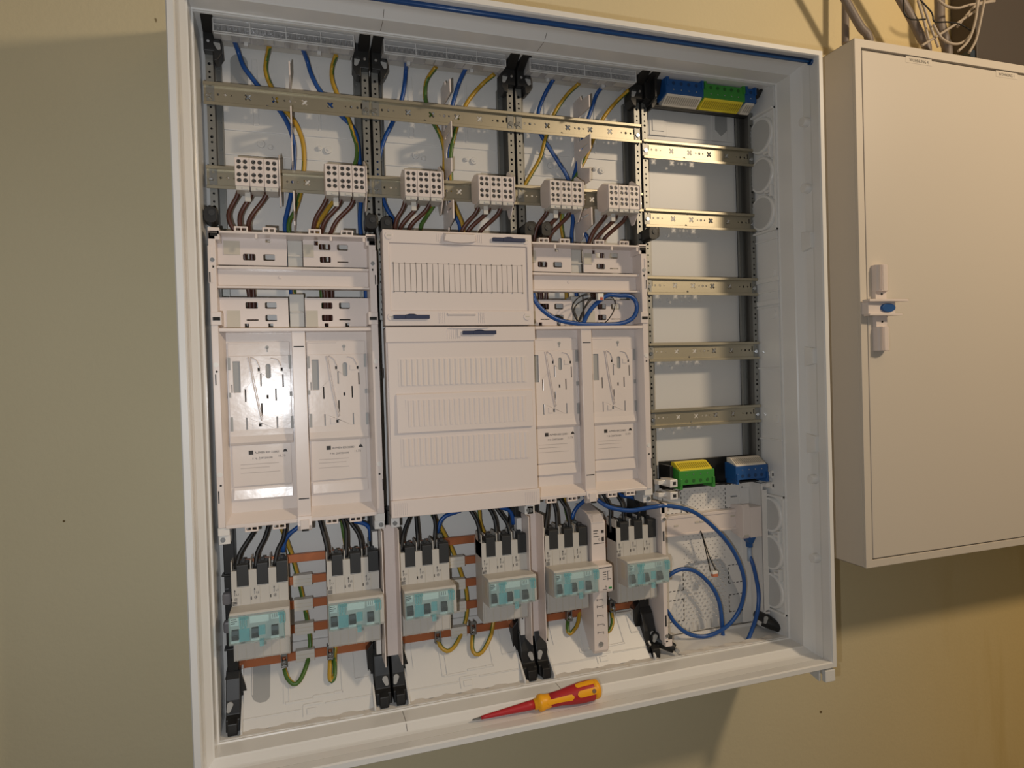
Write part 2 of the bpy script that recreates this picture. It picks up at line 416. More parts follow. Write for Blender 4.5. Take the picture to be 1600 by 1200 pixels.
# moulded relief of the back panel (top and bottom plates of each field)
for k in range(4):
    x = FX[k]
    b = MB()
    b.box(x+18, x+232, -11, -8, 945 if k < 3 else 1000, 1086)
    if k < 3: b.box(x+68, x+76, -12.5, -8, 955, 1060); b.box(x+168, x+172, -12.5, -8, 955, 1060)
    if k < 3:
        b.box(x+20, x+230, -10.5, -8, 906, 909); b.box(x+110, x+113, -11, -8, 830, 906)
        for (dx, z) in ((78, 926), (92, 922), (168, 926), (182, 924)): b.cyl((x+dx, z), 'y', 6 if dx in (78, 182) else 4, -13, -8, 14); b.cyl((x+dx, z), 'y', 2.4, -14.5, -8, 10)
    else:
        b.box(x+36, x+74, -12.5, -9, 1000, 1056); b.box(x+42, x+68, -14, -9, 1008, 1050)
        b.box(x+178, x+214, -12.5, -9, 1000, 1062)
        for zz_ in (830, 702, 575, 450):
            for dx in (52, 70, 100, 118, 140): b.cyl((x+dx, zz_-22), 'y', 4, -11, -8, 12)
    b.pieces('moulded_plate', PANELW, cab, bevel=0.6)
    if k < 3:
        # shroud that leans out from the back panel towards the lip, with side cheeks and relief lines
        def sl(xa, xb, za, zb, h, name='shroud_rib', m=PANELW, bevel=0.5):
            q = MB(); q.add([(xx, slope_y(zz)-hh, zz) for xx in (xa, xb) for zz in (za, zb) for hh in (0, h)], [(0, 1, 3, 2), (4, 6, 7, 5), (0, 4, 5, 1), (2, 3, 7, 6), (0, 2, 6, 4), (1, 5, 7, 3)])
            q.build(name, m, cab, bevel=bevel)
        b = MB(); b.prism([(slope_y(116), 116), (slope_y(20), 20), (slope_y(20)+3, 18), (-9, 18), (-9, 116)], 'x', x+26, x+219); b.build('moulded_shroud', PANELW, cab, bevel=0.6)
        for (xa, xb) in ((x+23, x+26), (x+219, x+222.5)):
            b = MB(); b.prism([(-12, 116), (-40, 96), (-52, 60), (-96, 26), (-96, 18), (-9, 18)], 'x', xa, xb); b.build('shroud_cheek', PANELW, cab, bevel=0.8)
        for (xa, xb, za, zb) in ((x+84, x+87, 44, 100), (x+92, x+94, 44, 100), (x+172, x+174.5, 46, 100), (x+87, x+128, 43, 45.5), (x+128, x+160, 45.5, 48), (x+160, x+174, 46, 48.5), (x+27, x+110, 33, 34.5), (x+112, x+113.5, 25, 38), (x+113, x+142, 37, 39.5), (x+146, x+218, 36, 37.5), (x+118, x+133, 27, 34), (x+192, x+193.5, 60, 108), (x+216, x+217.5, 60, 108), (x+193, x+217, 58.5, 60), (x+38, x+39.2, 60, 96)):
            sl(xa, xb, za, zb, 1.5)
def upocket(x0, x1, z0, z1, up):
    r_ = (x1-x0)/2; xc = (x0+x1)/2; q = []
    for i in range(13):
        t = math.pi*i/12
        q.append((xc+r_*math.cos(t), (z1-r_)+r_*math.sin(t)) if up else (xc-r_*math.cos(t), (z0+r_)-r_*math.sin(t)))
    q += [(x0, z0), (x1, z0)] if up else [(x1, z1), (x0, z1)]
    return q
b = MB(); b.prism(upocket(61, 87, 985, 1066, True), 'y', -11.6, -10.8); b.build('grey_recess_shade', GREYU, cab)  # flat grey plates stand in for shadowed recesses
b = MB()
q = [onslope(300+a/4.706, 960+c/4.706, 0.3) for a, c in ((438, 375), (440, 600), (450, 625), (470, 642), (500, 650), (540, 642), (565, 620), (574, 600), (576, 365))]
b.add(q+[(p[0], p[1]+1.5, p[2]) for p in q], [tuple(range(9)), tuple(range(17, 8, -1))]+[(i, (i+1) % 9, 9+(i+1) % 9, 9+i) for i in range(9)]); b.build('grey_recess_shade', GREYU, cab)
b = MB(); b.prism([(960, 1061), (988, 1061), (988, 1022), (974, 1010), (960, 1022)], 'y', -13.2, -12); b.build('grey_recess_shade', GREYU, cab)

# ------------------------------------------------------------------ vertical mounting rails
def rail(x0, inner, z0, z1, label):
    t = thing('mounting_rail', (x0+5.5, -30, z0), label, 'mounting rail', 'perforated mounting rails')
    holes = []; z = z0+9; i = 0
    while z < z1-6:
        holes.append(circ(x0+5.5, z, 1.9 if i % 5 else 2.5, 6)); z += 12.5 if i % 3 else 8; i += 1
    b = MB(); b.plate(rect(x0, x0+11, z0, z1), holes, -42, -40.5); b.build('perforated_strip', STEEL, t)
    b = MB(); b.box(x0, x0+1.2, -40.5, -12, z0, z1); b.box(x0+9.8, x0+11, -40.5, -12, z0, z1); b.box(x0, x0+11, -13.2, -12, z0, z1); b.build('channel', DSTEEL, t)
    xa, xb = (x0+11, x0+21) if inner > 0 else (x0-11, x0)
    b = MB(); b.box(xa, xb, -14, -12.6, z0, z1)
    z = z0+20
    while z < z1-10:
        b.cyl(((xa+xb)/2, z), 'y', 1.8, -16, -12.6, 8); z += 42
    b.box(xa+ (8.4 if inner > 0 else 0), xb-(0 if inner > 0 else 9.4), -20, -12.6, z0, z1)
    b.build('mounting_flange', STEEL, t)
    return t
for k in range(4):
    z0 = 335 if k == 3 else 640
    rail(FX[k]+3, 1, z0, 1050, 'perforated steel upright at the left edge of the %s field' % FIELD[k])
    rx = FX[k]+250-13 if k < 3 else 1017
    rail(rx, -1, 335 if k == 3 else 640, 1050, 'perforated steel upright at the right edge of the %s field' % FIELD[k])

# ------------------------------------------------------------------ DIN rails
def din(x0, x1, z0, z1, label, group):
    t = thing('din_rail', ((x0+x1)/2, -42, z0), label, 'DIN rail', group)
    L = x1-x0; xm = (x0+x1)/2; zc = (z0+z1)/2
    holes = [xshape(xm+d, zc+1, 5.6, 2.0) for d in (-62, -22, 22, 62)]
    holes += [circ(xm+d, zc+1, r_) for d, r_ in ((-8, 1.4), (0, 2.4), (8, 1.4))]
    for sgn in (-1, 1):
        holes += [circ(xm+sgn*d, zc+1, r_) for d, r_ in ((105, 1.9), (95, 2.2), (86, 1.2))]
        holes.append([(xm+sgn*112+q[0], zc+4+q[1]) for q in ((-1.6, -4.5), (1.6, -4.5), (1.6, 4.5), (-1.6, 4.5))])
    holes.append(circ(xm-34, zc-10, 2.0))
    b = MB(); b.plate(rect(x0, x1, zc-13, zc+13), holes, -40.6, -39.4)
    b.box(x0, x1, -46.5, -39.4, zc+12.4, zc+13.6); b.box(x0, x1, -46.5, -39.4, zc-13.6, zc-12.4)
    b.box(x0, x1, -47, -45.8, zc+12.6, zc+17.5); b.box(x0, x1, -47, -45.8, zc-17.5, zc-12.6)
    b.build('rail_profile', ZINC, t, bevel=0.3, seg=1)
    for xs in (x0+6, x1-6):
        b = MB(); b.cyl((xs, zc-2), 'y', 3.4, -44, -40.5, 12, r2=4.0)
        b.box(xs-2.6, xs+2.6, -44.2, -43.6, zc-2.5, zc-1.5); b.build('screw', SCREW, t)
    return t
for k in range(3):
    din(FX[k]-1, FX[k]+249, 969.5, 1003, 'upper galvanised DIN rail crossing the %s field under the clear terminal cover' % FIELD[k], 'upper DIN rails')
for k in range(3):
    din(FX[k]-1, FX[k]+249, 842, 875, 'lower galvanised DIN rail in the %s field carrying two beige terminal blocks' % FIELD[k], 'terminal block DIN rails')
for i, (z0, z1, lb) in enumerate(((943, 976, 'topmost'), (815, 846, 'second from top'), (687, 719, 'middle'), (561, 592, 'fourth from top'), (434, 467, 'lowest'))):
    din(778, 1027, (z0+z1)/2-16.5, (z0+z1)/2+16.5, '%s of the five empty DIN rails in the right field' % lb, 'empty DIN rails')

# ------------------------------------------------------------------ black rail end brackets (top)
def keyhole(x, z, tilt):
    q = []
    for i in range(17):
        a = 2*math.pi*i/17
        r_ = 4.6 if math.sin(a) > -0.2 else 3.4
        dz = 0 if math.sin(a) > -0.2 else -6.5
        q.append((x+r_*math.cos(a)+tilt*dz*0.35, z+r_*math.sin(a)+dz))
    return q
def topbracket(xs, side, z, label):
    """xs = left edge of the rail strip, side -1 when the bracket leans left of it"""
    t = thing('rail_bracket', (xs+5, -50, z), label, 'rail bracket', 'black upper rail brackets')
    s = side
    def X(a): return xs+5.5+s*a
    out = [(X(-6), z), (X(-6), z+58), (X(-3), z+62), (X(11), z+62), (X(15), z+42), (X(19), z+28), (X(20), z-2), (X(14), z-12), (X(8), z-14), (X(7), z)]
    if s < 0: out = out[::-1]
    b = MB(); b.prism(out, 'y', -56, -30); b.prism([(-104, z+46), (-56, z+26), (-56, z+60), (-100, z+60)], 'x', X(-6) if s > 0 else X(11), X(11) if s > 0 else X(-6))
    b.build('bracket_body', BLACK, t, bevel=1.2)
    b = MB(); b.prism(keyhole(X(13), z+12, -s), 'y', -58.2, -55); b.build('keyhole_lever', GREYU, t, bevel=0.4)
    b = MB(); b.prism(keyhole(X(13), z+12, -s)[:9], 'y', -58.6, -58); b.build('lever_slot', DARKC, t)
    b = MB(); b.cyl((X(1), z+14), 'y', 2.2, -58, -55, 10); b.build('screw', SCREW, t)
    return t
for k in range(4):
    topbracket(FX[k]+3, 1, 1046, 'black plastic bracket on top of the upright at the left edge of the %s field' % FIELD[k])
    if k < 3: topbracket(FX[k]+237, -1, 1046, 'black plastic bracket on top of the upright at the right edge of the %s field' % FIELD[k])
# black knobs where the uprights meet the meter boards
for (px, lb) in ((330, 'beside the cabinet frame above the left meter board'), (579, 'right of the two over the left meter board corner'), (602, 'above the top left corner of the upper cover'), (824, 'above the top right corner of the upper cover'), (850, 'left corner over the right meter board'), (1016, 'over the right corner of the right meter board')):
    py = {330: 335, 579: 346, 602: 350, 824: 358, 850: 358, 1016: 364}[px]
    x, _, z = at(px, py, -62)
    t = thing('rail_stop', (x, -55, z-10), 'rounded black plastic cap %s' % lb, 'rail cap', 'black caps above the meter row')
    b = MB(); b.prism(rrect(x-9, x+9, z-14, z+9, 6), 'y', -74, -42); b.build('cap_body', BLACK, t, bevel=1.5)
    b = MB(); b.cyl((x+2, z), 'y', 4.6, -75.4, -73, 14); b.cyl((x+2, z), 'y', 2.0, -76, -73, 10); b.build('cap_recess', DARKC, t)

# ------------------------------------------------------------------ clear terminal covers on top
def termcover(x, label):
    t = thing('terminal_strip', (x+120, -50, 1060), label, 'terminal strip', 'clear covered terminal strips')
    b = MB(); b.box(x+20, x+222, -46, -20, 1072, 1084); b.build('strip_body', GREYP, t, bevel=0.8)
    b = MB()
    for i in range(24):
        xa = x+22+i*8.3
        b.box(xa, xa+6.4, -72, -48, 1066.5, 1071+random.uniform(0, 2)); b.cyl((xa+3.2, 1074.5), 'y', 2.5, -70, -48, 8)
        b.box(xa+0.6, xa+5.8, -66, -48, 1078, 1083)
    b.build('terminal_clamps', DSTEEL, t)
    b = MB()
    for i in range(24):
        xa = x+22+i*8.3
        if i % 3 != 1: b.cyl((xa+3.2, 1074.5), 'y', 1.5, -71, -69.8, 6); b.box(xa+1, xa+2.4, -73, -71.8, 1067, 1070)
    b.build('terminal_screws', SCREW, t)
    side = [(-83, 1063), (-50, 1065.5), (-30, 1065.5), (-30, 1085), (-83, 1083)]
    b = MB()
    b.box(x+19, x+223, -83, -82, 1063, 1083)
    b.prism([(-83, 1063), (-50, 1065.5), (-50, 1066.5), (-83, 1064)], 'x', x+19, x+223)
    b.prism(side, 'x', x+18, x+19.6); b.prism(side, 'x', x+222.4, x+224)
    b.build('clear_cover', CLEAR, t, bevel=0.4)
    b = MB()
    for d in (19, 70, 121, 172, 222): b.box(x+d, x+d+1.4, -84.2, -82.6, 1063, 1083)
    for z in (1063, 1073.5, 1081.5): b.box(x+19, x+223, -84, -82.8, z, z+1.2)
    b.build('cover_ribs', RIBW, t, bevel=0.3)
    b = MB()
    for d in (36, 62, 96, 112, 146, 162, 196, 210): b.prism([(-78, 1062.6), (-58, 1064), (-58, 1065), (-78, 1063.6)], 'x', x+d-7, x+d+7)
    b.box(x+20, x+222, -80, -79, 1061.5, 1063.4); b.box(x+60, x+66, -56, -50, 1060, 1066); b.box(x+168, x+174, -56, -50, 1060, 1066)
    b.build('cover_lip', RIBW, t, bevel=0.3)
    return t
tc0 = termcover(25, 'clear covered terminal strip at the top of the left field')
for k in (1, 2): dup(tc0, (250*k-(0 if k == 1 else 3), 0, 0), 'clear covered terminal strip at the top of the %s field' % FIELD[k], 'clear covered terminal strips')

# ------------------------------------------------------------------ divider plates
for k in range(3):
    x = FX[k]+125
    b = MB()
    out = [(-86, 1030), (-52, 1034), (-50, 1042), (-18, 1042), (-16, 930), (-10, 900), (-10, 776), (-44, 790), (-46, 796), (-83, 803), (-83, 834), (-34, 836), (-34, 881), (-79, 881), (-81, 903), (-45, 914), (-45, 922), (-52, 930), (-85, 936), (-86, 962), (-34, 964), (-34, 1009), (-86, 1009)]
    b.plate(out, [[(-76, 946), (-40, 946), (-40, 950), (-76, 950)], [(-72, 822), (-40, 822), (-40, 826), (-72, 826)]], x-1.1, x+1.1, axis='x')
    o = b.build('divider_plate', CREAM); tag(o, 'cream plastic divider plate standing between the terminal blocks of the %s field' % FIELD[k], 'divider plate', 'upright divider plates')

# ------------------------------------------------------------------ six beige terminal blocks
def termblock(x, label):
    t = thing('terminal_block', (x+31, -70, 830), label, 'terminal block', 'beige screw terminal blocks')
    for p in range(3):
        xa = x+p*20.4; xb = xa+20
        cols = (xa+5.6, xa+14.4); rows = (870, 861.6, 850.8, 842.4)
        holes = [circ(c, r_, 3.2, 10) for c in cols for r_ in rows]
        body = MB(); body.plate(rect(xa, xb, 834, 876), holes, -95, -91)
        body.prism([(-91, 834), (-91, 876), (-70, 883), (-50, 878), (-48, 868), (-48, 846), (-54, 838), (-74, 832)], 'x', xa, xb)
        o = body.build('pole_block', CREAM, t, bevel=0.4, seg=1)
        s = MB()
        for c in cols:
            for r_ in rows:
                s.cyl((c, r_), 'y', 2.5, -92.6, -90.8, 10)
        s.build('terminal_screws', DSTEEL, o)
        s = MB()
        for c in cols:
            for r_ in rows:
                a = random.uniform(0, 3.14); u = (math.cos(a), math.sin(a))
                s.add([(c-u[0]*2.3-u[1]*.55, -92.8, r_-u[1]*2.3+u[0]*.55), (c+u[0]*2.3-u[1]*.55, -92.8, r_+u[1]*2.3+u[0]*.55), (c+u[0]*2.3+u[1]*.55, -92.8, r_+u[1]*2.3-u[0]*.55), (c-u[0]*2.3+u[1]*.55, -92.8, r_-u[1]*2.3-u[0]*.55)], [(0, 1, 2, 3)])
                s.plate(circ(c, r_, 3.2, 10), [circ(c, r_, 2.5, 10)], -91.6, -91.0)
        s.build('screw_slots', HOLE, o)
    b = MB(); b.prism([(-88, 832), (-96, 836), (-96, 876), (-84, 882), (-66, 893), (-58, 893), (-46, 872), (-46, 842), (-62, 812), (-70, 812)], 'x', x+61.4, x+63.4); b.build('end_plate', CREAM, t, bevel=0.6)
    b = MB()
    for p in range(3): b.box(x+p*20.4+1, x+p*20.4+19, -94, -60, 828, 834); b.box(x+p*20.4+9.5, x+p*20.4+18, -95.5, -92, 829, 832.5)
    b.box(x+12, x+20, -80, -76, 815, 830)
    b.pieces('label_holder', GREYP, t, bevel=0.4)
    return t
TBX = [68, 196.5, 319, 440.5, 567, 677.5]
tb0 = termblock(TBX[0], 'first beige terminal block from the left on the lower DIN rail')
for i in range(1, 6): dup(tb0, (TBX[i]-TBX[0], 0, -0.6*i), '%s beige terminal block from the left on the lower DIN rail' % ORD[i], 'beige screw terminal blocks')

# ------------------------------------------------------------------ cables
def cable(name, pts, r, m, label, cat, group, stripe=None, **kw):
    b = MB(); b.tube(pts, r, 12 if stripe else 10, stripe=1 if stripe else None, **kw)
    o = b.build(name, [m, stripe] if stripe else m); return tag(o, label, cat, group)
Yb = -24
def pz(Y, *pts): return [at(a, c, Y) for a, c in pts]
def tail(pts, z=640, y=-24, dx=0):
    p = pts[-1]; return pts+[(p[0]+dx*0.4, (p[1]+y)/2, p[2]-40), (p[0]+dx, y, p[2]-90), (p[0]+dx, y, z)]
g = 'blue wires from the top terminals'
blue = [
    pz(Yb, (366, 54), (372, 80), (380, 103), (392, 120), (408, 140), (437, 173), (450, 195), (457, 215), (460, 240), (455, 300), (449, 330), (445, 352)),
    pz(Yb, (471, 68), (480, 95), (487, 118), (502, 145), (535, 183), (548, 195), (557, 212), (561, 240), (564, 300), (562, 345)),
    pz(Yb, (630, 88), (634, 110), (632, 132), (627, 157), (613, 192), (602, 214), (594, 240), (590, 275), (599, 312), (606, 329), (616, 348)),
    pz(Yb, (722, 100), (717.5, 129), (708, 160), (701, 195), (700, 228), (703, 280), (707, 327), (718, 352)),
    pz(Yb, (856, 118), (851, 148), (841, 176), (843, 202), (847, 214), (858, 231), (874, 256), (886, 276), (893, 300), (895, 342), (893, 370)),
    pz(Yb, (935, 126), (933, 146), (925, 168), (916, 195), (908, 230), (900, 264), (896, 285), (900, 330), (910, 360), (918, 373))]
for i, p in enumerate(blue):
    p[0] = (p[0][0], -50, p[0][2]-18)
    cable('blue_wire', tail(p, dx=6), 3.6, BLUEC, '%s blue wire below the clear terminal strip of the %s field' % (['left', 'right'][i % 2], FIELD[i//2]), 'wire', g)
g = 'green and yellow wires from the top terminals'
gy = [
    pz(Yb-2, (421, 66), (417, 90), (415, 110), (422, 132), (440, 165), (455, 183), (464, 197), (472, 218), (475, 240), (474.5, 266), (469, 304), (460, 332), (451, 350)),
    pz(Yb-2, (523, 80), (519, 105), (519, 125), (527, 148), (545, 188), (552, 210), (558, 232), (554, 258), (535, 295), (514, 324), (500, 345), (495, 358)),
    pz(Yb-2, (676, 98), (667.5, 124), (664, 143), (666, 162), (676, 190), (686, 208), (694, 235), (693, 276), (687, 300), (680, 317), (664, 342), (657, 357)),
    pz(Yb-2, (765, 110), (753, 132), (734, 154), (724, 172), (712, 203), (705, 234), (704, 260), (706, 300), (710, 320), (716, 334), (723, 354)),
    pz(Yb-2, (896, 124), (888, 146), (871.5, 168), (863, 185), (852, 217), (844, 247), (830, 272), (819, 292), (812, 315), (808, 350)),
    pz(Yb-2, (973, 134), (965, 157), (948.5, 176), (938, 193), (926, 220), (916, 245), (900, 275), (885, 305), (879, 330), (877, 352), (880, 374))]
for i, p in enumerate(gy):
    p[0] = (p[0][0], -50, p[0][2]-18)
    cable('earth_wire', tail(p, dx=4), 3.6, YELC, '%s green and yellow wire below the clear terminal strip of the %s field' % (['left', 'right'][i % 2], FIELD[i//2]), 'wire', g, stripe=GRNC, twist=(0.018, 0.03, -0.03, 0.03, 0.0, 0.02)[i])
g = 'brown cables under the terminal blocks'
brown = [
    [(374, 294), (370, 308), (361, 324), (357, 336), (360, 350), (370, 368)], [(396, 294), (391, 308), (380, 326), (375, 338), (375, 352), (378, 368)], [(419, 296), (412, 312), (396, 333), (389, 346), (388.5, 358), (392, 368)],
    [(513.5, 302), (506, 320), (495, 338), (490, 354), (490, 368)], [(534, 304), (528, 322), (510, 342), (503, 358), (502, 372)], [(554, 306), (548, 322), (527, 344), (518, 361), (516, 372)],
    [(634.6, 309), (629, 327), (619.5, 343), (617, 358), (618, 372)], [(654.5, 311), (648, 328), (631, 347), (625, 358), (624, 372)], [(673, 312), (666, 328), (645, 348), (639, 359), (638, 374)],
    [(749, 317), (743, 333), (728, 350), (721, 363), (720, 380)], [(766.5, 319), (760, 333), (739, 352), (730, 364), (728, 380)], [(784, 319), (778, 334.5), (758, 354), (750, 363), (748, 380)],
    [(858, 322), (852.5, 335), (840, 353), (835, 372), (835, 388)], [(875, 324), (870, 339), (851, 360), (844, 376), (843, 390)], [(892, 325), (886, 339), (865, 360), (858, 371), (856, 388)],
    [(949, 328), (944, 340), (928, 361), (921, 377), (919, 392)], [(965, 329), (959, 344), (936, 367), (928, 379), (926, 392)], [(980.5, 330), (975, 344), (952, 365), (944, 374), (941, 390)]]
for i, p in enumerate(brown):
    n_ = len(p); pts = [at(a, c, -72+(26*j/(n_-1))) for j, (a, c) in enumerate(p)]
    pts = [(pts[0][0]+1.5, -74, pts[0][2]+8)]+pts
    cable('brown_cable', tail(pts, 632, -30, dx=14-7*(i % 3)), 3.5, BROWNC, '%s brown cable under the %s terminal block from the left' % (['left', 'middle', 'right'][i % 3], ORD[i//3]), 'cable', g)

# ------------------------------------------------------------------ meter boards (left and third field)
def meterboard(x, label):
    """x = left edge of the field; board spans x+3..x+246, z 325..775"""
    X = lambda a: x+a-25
    t = thing('meter_board', (x+125, -60, 325), label, 'meter board', 'empty meter mounting boards')
    # outer frame: side cheeks, top ledge, crossbars, bottom ledge
    b = MB()
    for (xa, xb, sgn) in ((X(28), X(38), 1), (X(259), X(270), -1)):
        b.box(xa, xb, -92, -45, 329, 765)
    xi0, xi1 = X(38), X(259)
    b.box(X(28), X(270), -92, -45, 764, 767.5)
    b.box(X(28), X(44), -92, -60, 754, 772); b.box(X(255), X(270), -92, -60, 752, 770)
    b.box(X(27), X(33), -93, -60, 690, 745); b.box(X(265), X(271), -93, -60, 690, 745)
    b.box(X(28), X(43), -94, -60, 628, 648); b.box(X(255), X(270), -94, -60, 628, 648)
    b.box(xi0, xi1, -92, -50, 618.5, 624); b.box(xi0, xi1, -92, -55, 327, 333)
    for a in (64, 103, 169, 217):
        b.plate(rect(X(a), X(a+19), 766, 775), [rect(X(a+2.5), X(a+8.5), 768.5, 772.5), rect(X(a+10.5), X(a+16.5), 768.5, 772.5)], -92, -84)
    for a in (64, 103, 180, 216):
        b.plate(rect(X(a), X(a+19), 319.5, 328), [rect(X(a+2.5), X(a+8.5), 322, 326), rect(X(a+10.5), X(a+16.5), 322, 326)], -92, -84)
    for (a, z) in ((40, 768), (92, 764), (200, 764), (250, 764)): b.box(X(a), X(a+4), -92, -88, z-7, z)
    b.build('board_frame', CREAM, t, bevel=0.9)
    # screwed corner brackets at the bottom
    for (a, c) in ((27, 43), (255, 271)):
        b = MB(); b.box(X(a), X(c), -84, -46, 303, 317); b.box(X(a), X(c), -90, -50, 317, 329); o = b.build('corner_bracket', WHITE, t, bevel=0.8)
        xs = X(a+6 if a < 100 else c-6)
        b = MB(); b.cyl((xs, 310), 'y', 3.6, -86.5, -83, 14); b.cyl((xs, 310), 'y', 1.6, -87, -83, 8); b.build('screw', SCREW, o)
    # clip slots and screws on the cheeks
    b = MB()
    for (xa, xb) in ((X(31), X(41)), (X(257), X(268))):
        b.box(xa, xb, -93.2, -91.6, 759, 764); b.box(xa, xb, -94.8, -93.6, 635, 640)
    for xs in (X(29), X(268)):
        b.box(xs-0.8, xs+0.8, -93.4, -91.8, 691, 706); b.box(xs+2.2, xs+3.6, -92.6, -91.6, 540, 556); b.box(xs+0.6, xs+2, -92.6, -91.6, 366, 384)
    for xs in (X(33.5), X(264.5)): b.cyl((xs, 714), 'y', 1.8, -92.6, -91.6, 8); b.cyl((xs, 560), 'y', 1.6, -92.5, -91.5, 8); b.cyl((xs, 392), 'y', 1.6, -92.5, -91.5, 8)
    b.pieces('clip_slot', HOLE, t)
    for xs in (X(33), X(264.5)):
        b = MB(); b.cyl((xs, 724), 'y', 3.2, -93.6, -91, 12); b.cyl((xs, 724), 'y', 1.4, -94, -91, 8); b.build('screw', SCREW, t)
        b = MB(); b.cyl((xs, 570), 'y', 3.6, -93, -91, 12); b.cyl((xs, 408), 'y', 3.6, -93, -91, 12); b.pieces('rivet', WHITE, t)
    # windowed plates, upper row and lower row
    up = [rrect(X(73), X(91), 730, 740, 2), rrect(X(102), X(119), 730, 740, 2)]
    b = MB(); b.plate(rect(xi0, X(137), 722.5, 764), up+[rect(X(106), X(113), 758, 763)], -60, -57); b.build('window_plate', CREAM, t)
    up = [rrect(X(185), X(203), 749, 758.5, 2), rrect(X(213), X(230), 749, 758.5, 2), rrect(X(186), X(203), 729, 738.5, 2), rect(X(213), X(230), 729.5, 731.5)]
    b = MB(); b.plate(rect(X(161), xi1, 722.5, 764), up+[rect(X(178), X(184), 756, 763)], -60, -57); b.build('window_plate', CREAM, t)
    lo = [rrect(X(74), X(92), 656, 666, 2), rrect(X(102), X(119), 656, 666, 2), rect(X(75), X(92), 637.5, 639.5), rrect(X(102), X(119), 636.5, 646.5, 2), rect(X(72), X(78), 627, 633), rect(X(106), X(113), 627, 633)]
    b = MB(); b.plate(rect(xi0, X(136), 624, 673), lo, -60, -57); b.build('window_plate', CREAM, t)
    lo = [rrect(X(186), X(203), 656, 666, 2), rrect(X(213), X(230), 656, 666, 2), rrect(X(186), X(203), 636.5, 646.5, 2), rect(X(213), X(230), 637.5, 639.5), rect(X(190), X(196), 627, 633), rect(X(222), X(228), 627, 633)]
    b = MB(); b.plate(rect(X(161), xi1, 624, 673), lo, -60, -57); b.build('window_plate', CREAM, t)
    # flat beige strip in each window plate, painted for the shade of deeper plates
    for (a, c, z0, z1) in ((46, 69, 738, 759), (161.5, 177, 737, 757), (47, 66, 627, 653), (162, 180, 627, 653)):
        b = MB(); b.prism([(-61.4, z0), (-60, z0), (-60, z1), (-60.6, z1)], 'x', X(a), X(c)); b.build('deep_plate_shade', TAN, t)
    # middle posts behind the plates
    b = MB(); b.box(X(138), X(160), -52, -30, 722, 764); b.box(X(138), X(160), -56, -50, 738, 741); b.box(X(138), X(160), -52, -30, 624, 680); b.box(X(139), X(159), -54, -50, 650, 653); b.pieces('spacer_post', GREYP, t, bevel=0.6)
    # cross tray with raised lips
    b = MB(); b.box(xi0, xi1, -72, -68, 684, 717); b.box(xi0, xi1, -85, -68, 713, 717); b.box(xi0, xi1, -85, -68, 684, 687.5); b.cyl((X(126), 703), 'y', 2.6, -73.5, -70, 12)
    b.build('cross_tray', GLOSSC, t, bevel=0.7)
    # big meter tray: floor, centre bar
    b = MB(); b.box(xi0, xi1, -70, -66, 333, 618.5)
    b.prism([(-92, 327.5), (-90, 333), (-70, 346), (-66, 346), (-66, 327.5)], 'x', xi0, xi1)
    b.prism([(xi0, -92), (X(45.5), -70), (X(45.5), -66), (xi0, -66)], 'z', 333, 618.5); b.prism([(xi1, -92), (X(253), -70), (X(253), -66), (xi1, -66)], 'z', 333, 618.5)
    b.build('meter_tray', GLOSSC, t, bevel=0.5)
    b = MB(); b.box(X(139.5), X(159.5), -88, -66, 333, 620); b.prism([(-92, 336), (-96, 322), (-88, 313), (-80, 313), (-80, 336)], 'x', X(139), X(160)); b.box(X(143), X(156), -97, -92, 316, 331)
    b.build('support_bar', CREAM, t, bevel=0.8)
    b = MB(); b.box(X(142), X(157), -88.6, -87.6, 594.5, 596); b.box(X(142), X(157), -88.6, -87.6, 361.5, 363); b.box(X(145), X(155), -97.6, -96.6, 314, 317); b.pieces('bar_slot', HOLE, t)
    # the two sliding meter plates
    for (o_, sgn) in ((0, 1), (114, 1)):
        A = lambda a: X(a+o_)
        holes = [rect(A(54), A(64), 528, 575), rect(A(51.2), A(52.4), 528, 540)]
        for (a, z) in ((70.5, 523), (114, 523), (93, 501), (71, 480), (114.5, 480), (93, 546), (125, 544)): holes.append(rect(A(a-0.9), A(a+0.9), z-9.5, z+9.5))
        holes += [rrect(A(100.5), A(107.5), 548, 570, 3), rect(A(100.5), A(103), 517, 523), rect(A(89), A(92), 559.5, 564.5), rect(A(122), A(125), 559, 564), rect(A(87), A(92), 475, 480)]
        b = MB(); b.plate(rect(A(48), A(136), 470, 583), holes, -74, -72)
        b.prism([(-77, 452), (-74, 448), (-72, 448), (-72, 471), (-74, 471), (-75, 462)], 'x', A(47), A(137))
        b.box(A(48), A(136), -73, -71.5, 583, 604); b.box(A(49), A(92), -73.8, -72, 601, 603)
        o = b.build('meter_plate', GLOSSC, t, bevel=0.4)
        b = MB(); b.box(A(50), A(134), -71.7, -70.5, 472, 582); b.build('plate_backing', GREYU, o)  # grey metal backing, also put in so the slots look shaded
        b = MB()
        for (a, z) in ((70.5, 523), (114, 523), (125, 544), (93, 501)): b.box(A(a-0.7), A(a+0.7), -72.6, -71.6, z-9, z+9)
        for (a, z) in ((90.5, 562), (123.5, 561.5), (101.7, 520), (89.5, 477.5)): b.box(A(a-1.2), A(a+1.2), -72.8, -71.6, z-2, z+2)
        b.pieces('slot_shade', HOLE, o)  # dark pieces painted in place of shade inside the slots
        b = MB(); b.cyl((A(103.5), 595.5), 'y', 2.6, -73.8, -72.9, 12); b.box(A(102.8), A(104.3), -73.8, -72.9, 588.5, 595)
        for (a, z0, z1) in ((49, 562, 581), (135.5, 562, 583), (50, 470, 491), (136, 470, 489), (48.6, 521, 528), (135.6, 520, 527)): b.box(A(a-1.8), A(a+1.8), -75, -73.8, z0, z1)
        b.pieces('plate_slot', GREYU, o)
        b = MB()
